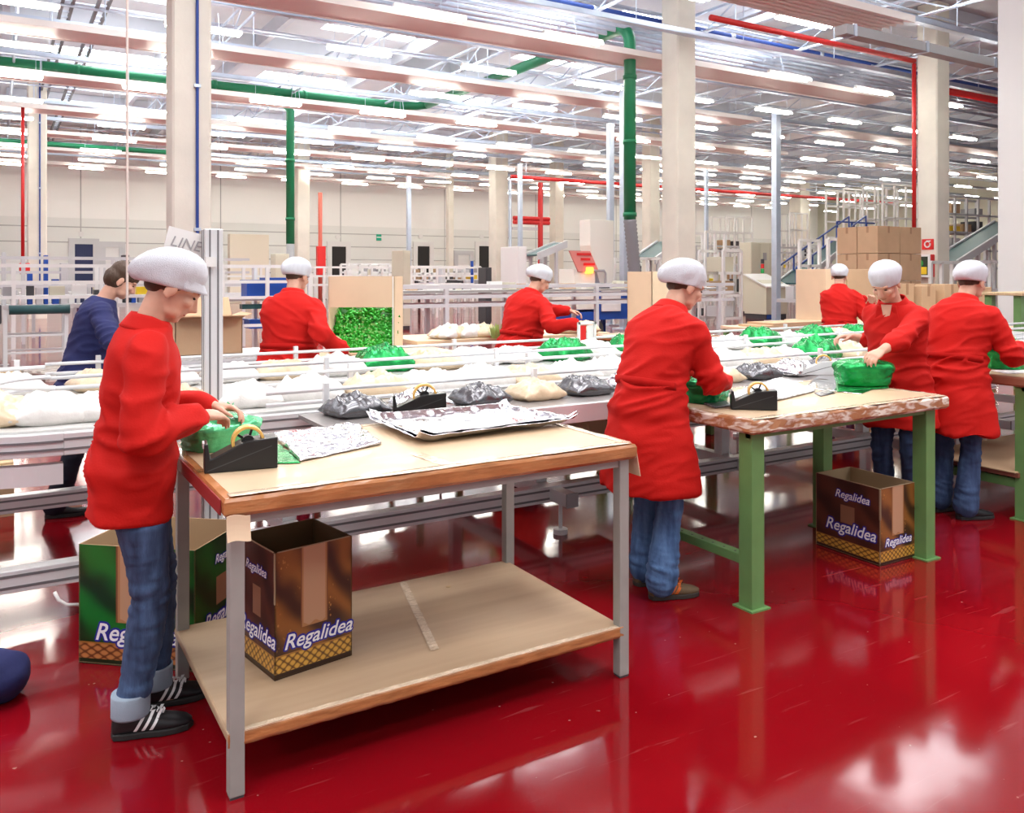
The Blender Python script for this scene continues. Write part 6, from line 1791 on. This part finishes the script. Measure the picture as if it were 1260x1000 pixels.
MB().prism([(a.x - 0.72, a.y - 0.1, mz(309)), (a.x - 0.10, a.y - 0.1, mz(309)), (a.x + 0.18, a.y - 0.1, mz(334)), (a.x - 0.45, a.y - 0.1, mz(334))], (0, 0.04, 0)).build('warning_sign', mat('pale red sign', (0.70, 0.25, 0.22), 0.5), t)
s_ = MB()
for k, (x0, x1) in enumerate(((-.50, -.08), (-.38, -.10), (-.30, .04))):
    s_.bb(a.x + x0, a.y - 0.115, mz(313 + k * 6) - 0.03, a.x + x1, a.y - 0.1, mz(313 + k * 6) + 0.03)
s_.build('sign_lines', M_RED, t)
MB().tube([(a.x - 0.12, a.y - 0.1, mz(336)), (a.x - 0.12, a.y - 0.1, mz(329))], 0.10, 12).build('beacon', M_AMBER, t)
MB().tube([(a.x + 0.0, a.y - 0.1, mz(333)), (a.x + 0.32, a.y - 0.12, mz(333)), (a.x + 0.36, a.y - .12, mz(336)), (a.x + 0.36, a.y - 0.12, mz(352))], 0.03, 8).build('bent_tube', M_GREY, t)

# inclined conveyors and platforms
def incl(label, x0, y0, Y0, x1, y1, Y1, w=0.7, rails=0.0, legs=4, belt=M_TEAL, fr=M_LGREY):
    a, b = W(x0, y0, Y=Y0), W(x1, y1, Y=Y1)
    return conveyor(label, (a.x, a.y), (b.x, b.y), a.z, b.z, w, belt, fr, legs, rails)
incl('long inclined conveyor with blue handrails rising behind the beige cabinet', 968, 348, 30, 1055, 282, 36, rails=0.55)
incl('short teal inclined conveyor above the person before the machine', 654, 313, 27, 690, 298, 27.5, legs=2)
incl('teal inclined conveyor left of the central pillar', 792, 318, 27, 822, 297, 29, legs=2)
incl('inclined conveyor between the hose pillar and the white partition', 1160, 322, 24, 1240, 272, 27, legs=4)
t = rail_line('high blue railing on the platform behind the carton stack', W(1030, 300, Y=37).x, W(1115, 300, Y=37).x, W(1030, 300, Y=37).y, (3.1, 3.45, 3.85), 1.0, m=M_BLUEP, depth=0)
def rack(label, px0, px1, ytop, ybot, Y, nx, nz, m=None, depth=1.0, r=0.04, fill=None):
    a = W(px0, HOR, Y=Y); w_ = (px1 - px0) / F * Y / max(0.45, (CS - SN * (px0 - 630) / F)) * 1.0
    z0, z1 = max(0, W(px0, ybot, Y=Y).z), W(px0, ytop, Y=Y).z
    t = thing('steel_rack', label, 'rack', (a.x + w_ / 2, a.y, 0))
    m = m or M_WHITE
    for i in range(nx + 1):
        for dy in (0, depth): MB().bb(a.x + w_ * i / nx - r, a.y + dy - r, 0, a.x + w_ * i / nx + r, a.y + dy + r, z1).build('post', m, t)
    for k in range(nz + 1):
        z = z0 + (z1 - z0) * k / nz
        for dy in (0, depth): MB().bb(a.x, a.y + dy - r, z - r, a.x + w_, a.y + dy + r, z + r).build('rail', m, t)
    if fill:
        for i in range(nx):
            for k in range(nz):
                if rr.random() < fill:
                    z = z0 + (z1 - z0) * k / nz
                    MB().bb(a.x + w_ * (i + .15) / nx, a.y + .2, z + r, a.x + w_ * (i + .85) / nx, a.y + .8, z + (z1 - z0) / nz * rr.uniform(.3, .8)).build('stored_part', [M_GREY, M_BEIGE, M_DARK, M_CARDIN, M_LGREY, M_YELLOW][rr.randrange(6)], t)
    return t
rack('white steel rack tower behind and above the carton stack', 1038, 1082, 232, 330, 40, 3, 5)
rack('white platform frame above the carton stack to the right', 1086, 1130, 226, 330, 38, 3, 5)
rack('white guarded machine frame right of the central pillar', 868, 892, 285, 392, 27, 2, 3, fill=0.6)
rack('tall white lattice rack behind the beige cabinet', 972, 994, 262, 345, 45, 3, 4)
rack('white shelving tower left of the beige cabinet', 893, 926, 266, 345, 42, 3, 4, fill=0.3)
rack('white framed machine left of the beige cabinet', 890, 912, 308, 392, 25, 1, 3, fill=0.9)
rack('white machine guard with brown panels left of the carton stack', 1019, 1044, 294, 392, 24, 2, 3, fill=0.8)
rack('grey platform frame between the hose pillar and the partition', 1160, 1235, 240, 330, 33, 5, 4, m=M_LGREY, fill=0.35)
rack('white lower machine frame under the right-hand inclined conveyor', 1192, 1232, 322, 392, 21, 3, 2, fill=0.7)
rack('pale equipment row in front of the back wall left of centre', 430, 480, 325, 345, 34, 4, 2, fill=0.8)
rack('pale equipment row before the middle doorways', 510, 595, 328, 345, 36, 8, 2, fill=0.8)
rack('pale equipment row behind the central pillar', 782, 812, 318, 380, 25, 2, 3, fill=0.8)
rack('grey machinery frame far beyond the right cabinets', 930, 1020, 300, 345, 50, 8, 3, m=M_LGREY, fill=0.6)
t = rail_line('long pale gantry frame right of the central pillar', W(866, 300, Y=38.5).x, W(866, 300, Y=38.5).x + 9, W(866, 300, Y=38.5).y, (2.6, 2.85), 2.2, m=M_LGREY)
def gear(label, px0, px1, v0_, n, zr, seed):
    """row of motors, boxes and columns on a conveyor bed"""
    a, b = WV(px0, HOR, v0_), WV(px1, HOR, v0_); t = thing('machine_row', label, 'machine', ((a.x + b.x) / 2, v0_, 0)); r_ = random.Random(seed)
    MB().bb(a.x, v0_, 0.72, b.x, v0_ + 0.9, 0.82).build('bed', M_LGREY, t)
    for k in range(6):
        x = a.x + (b.x - a.x) * (k + .1) / 6; MB().bb(x, v0_ + .05, 0, x + .08, v0_ + .13, 0.72).build('leg', M_LGREY, t)
    for k in range(n):
        x = a.x + (b.x - a.x) * k / n; w_ = (b.x - a.x) / n * r_.uniform(.4, .95); h_ = zr[0] + (zr[1] - zr[0]) * r_.random() ** 2
        m_ = r_.choice([M_WHITE, M_BEIGE, M_LGREY, M_WHITE, M_GREY, M_DARK, M_BLUE, M_LGREY])
        if r_.random() < .3: MB().tube([(x + w_ / 2, v0_ + .3, 0.82), (x + w_ / 2, v0_ + .3, 0.82 + h_)], min(w_, .3) / 2, 12).build('drum', m_, t)
        else: MB().bb(x, v0_ + r_.uniform(0, .3), 0.82, x + w_, v0_ + r_.uniform(.5, .85), 0.82 + h_).build('unit', m_, t, bevel=0.01)
    return t
gear('row of pale machine units crossing the left background', -20, 270, 24, 30, (.3, 1.3), 3)
gear('row of pale machine units before the middle doorways', 430, 620, 30, 24, (.4, 1.3), 5)
gear('row of machine units right of the central pillar', 860, 925, 25, 12, (.2, 1.4), 8)
gear('row of machine units in the far right background', 985, 1045, 17, 9, (.2, .8), 11)

for o in list(bpy.data.objects):
    if o.type == 'MESH' and len(o.data.vertices) == 0: bpy.data.objects.remove(o)
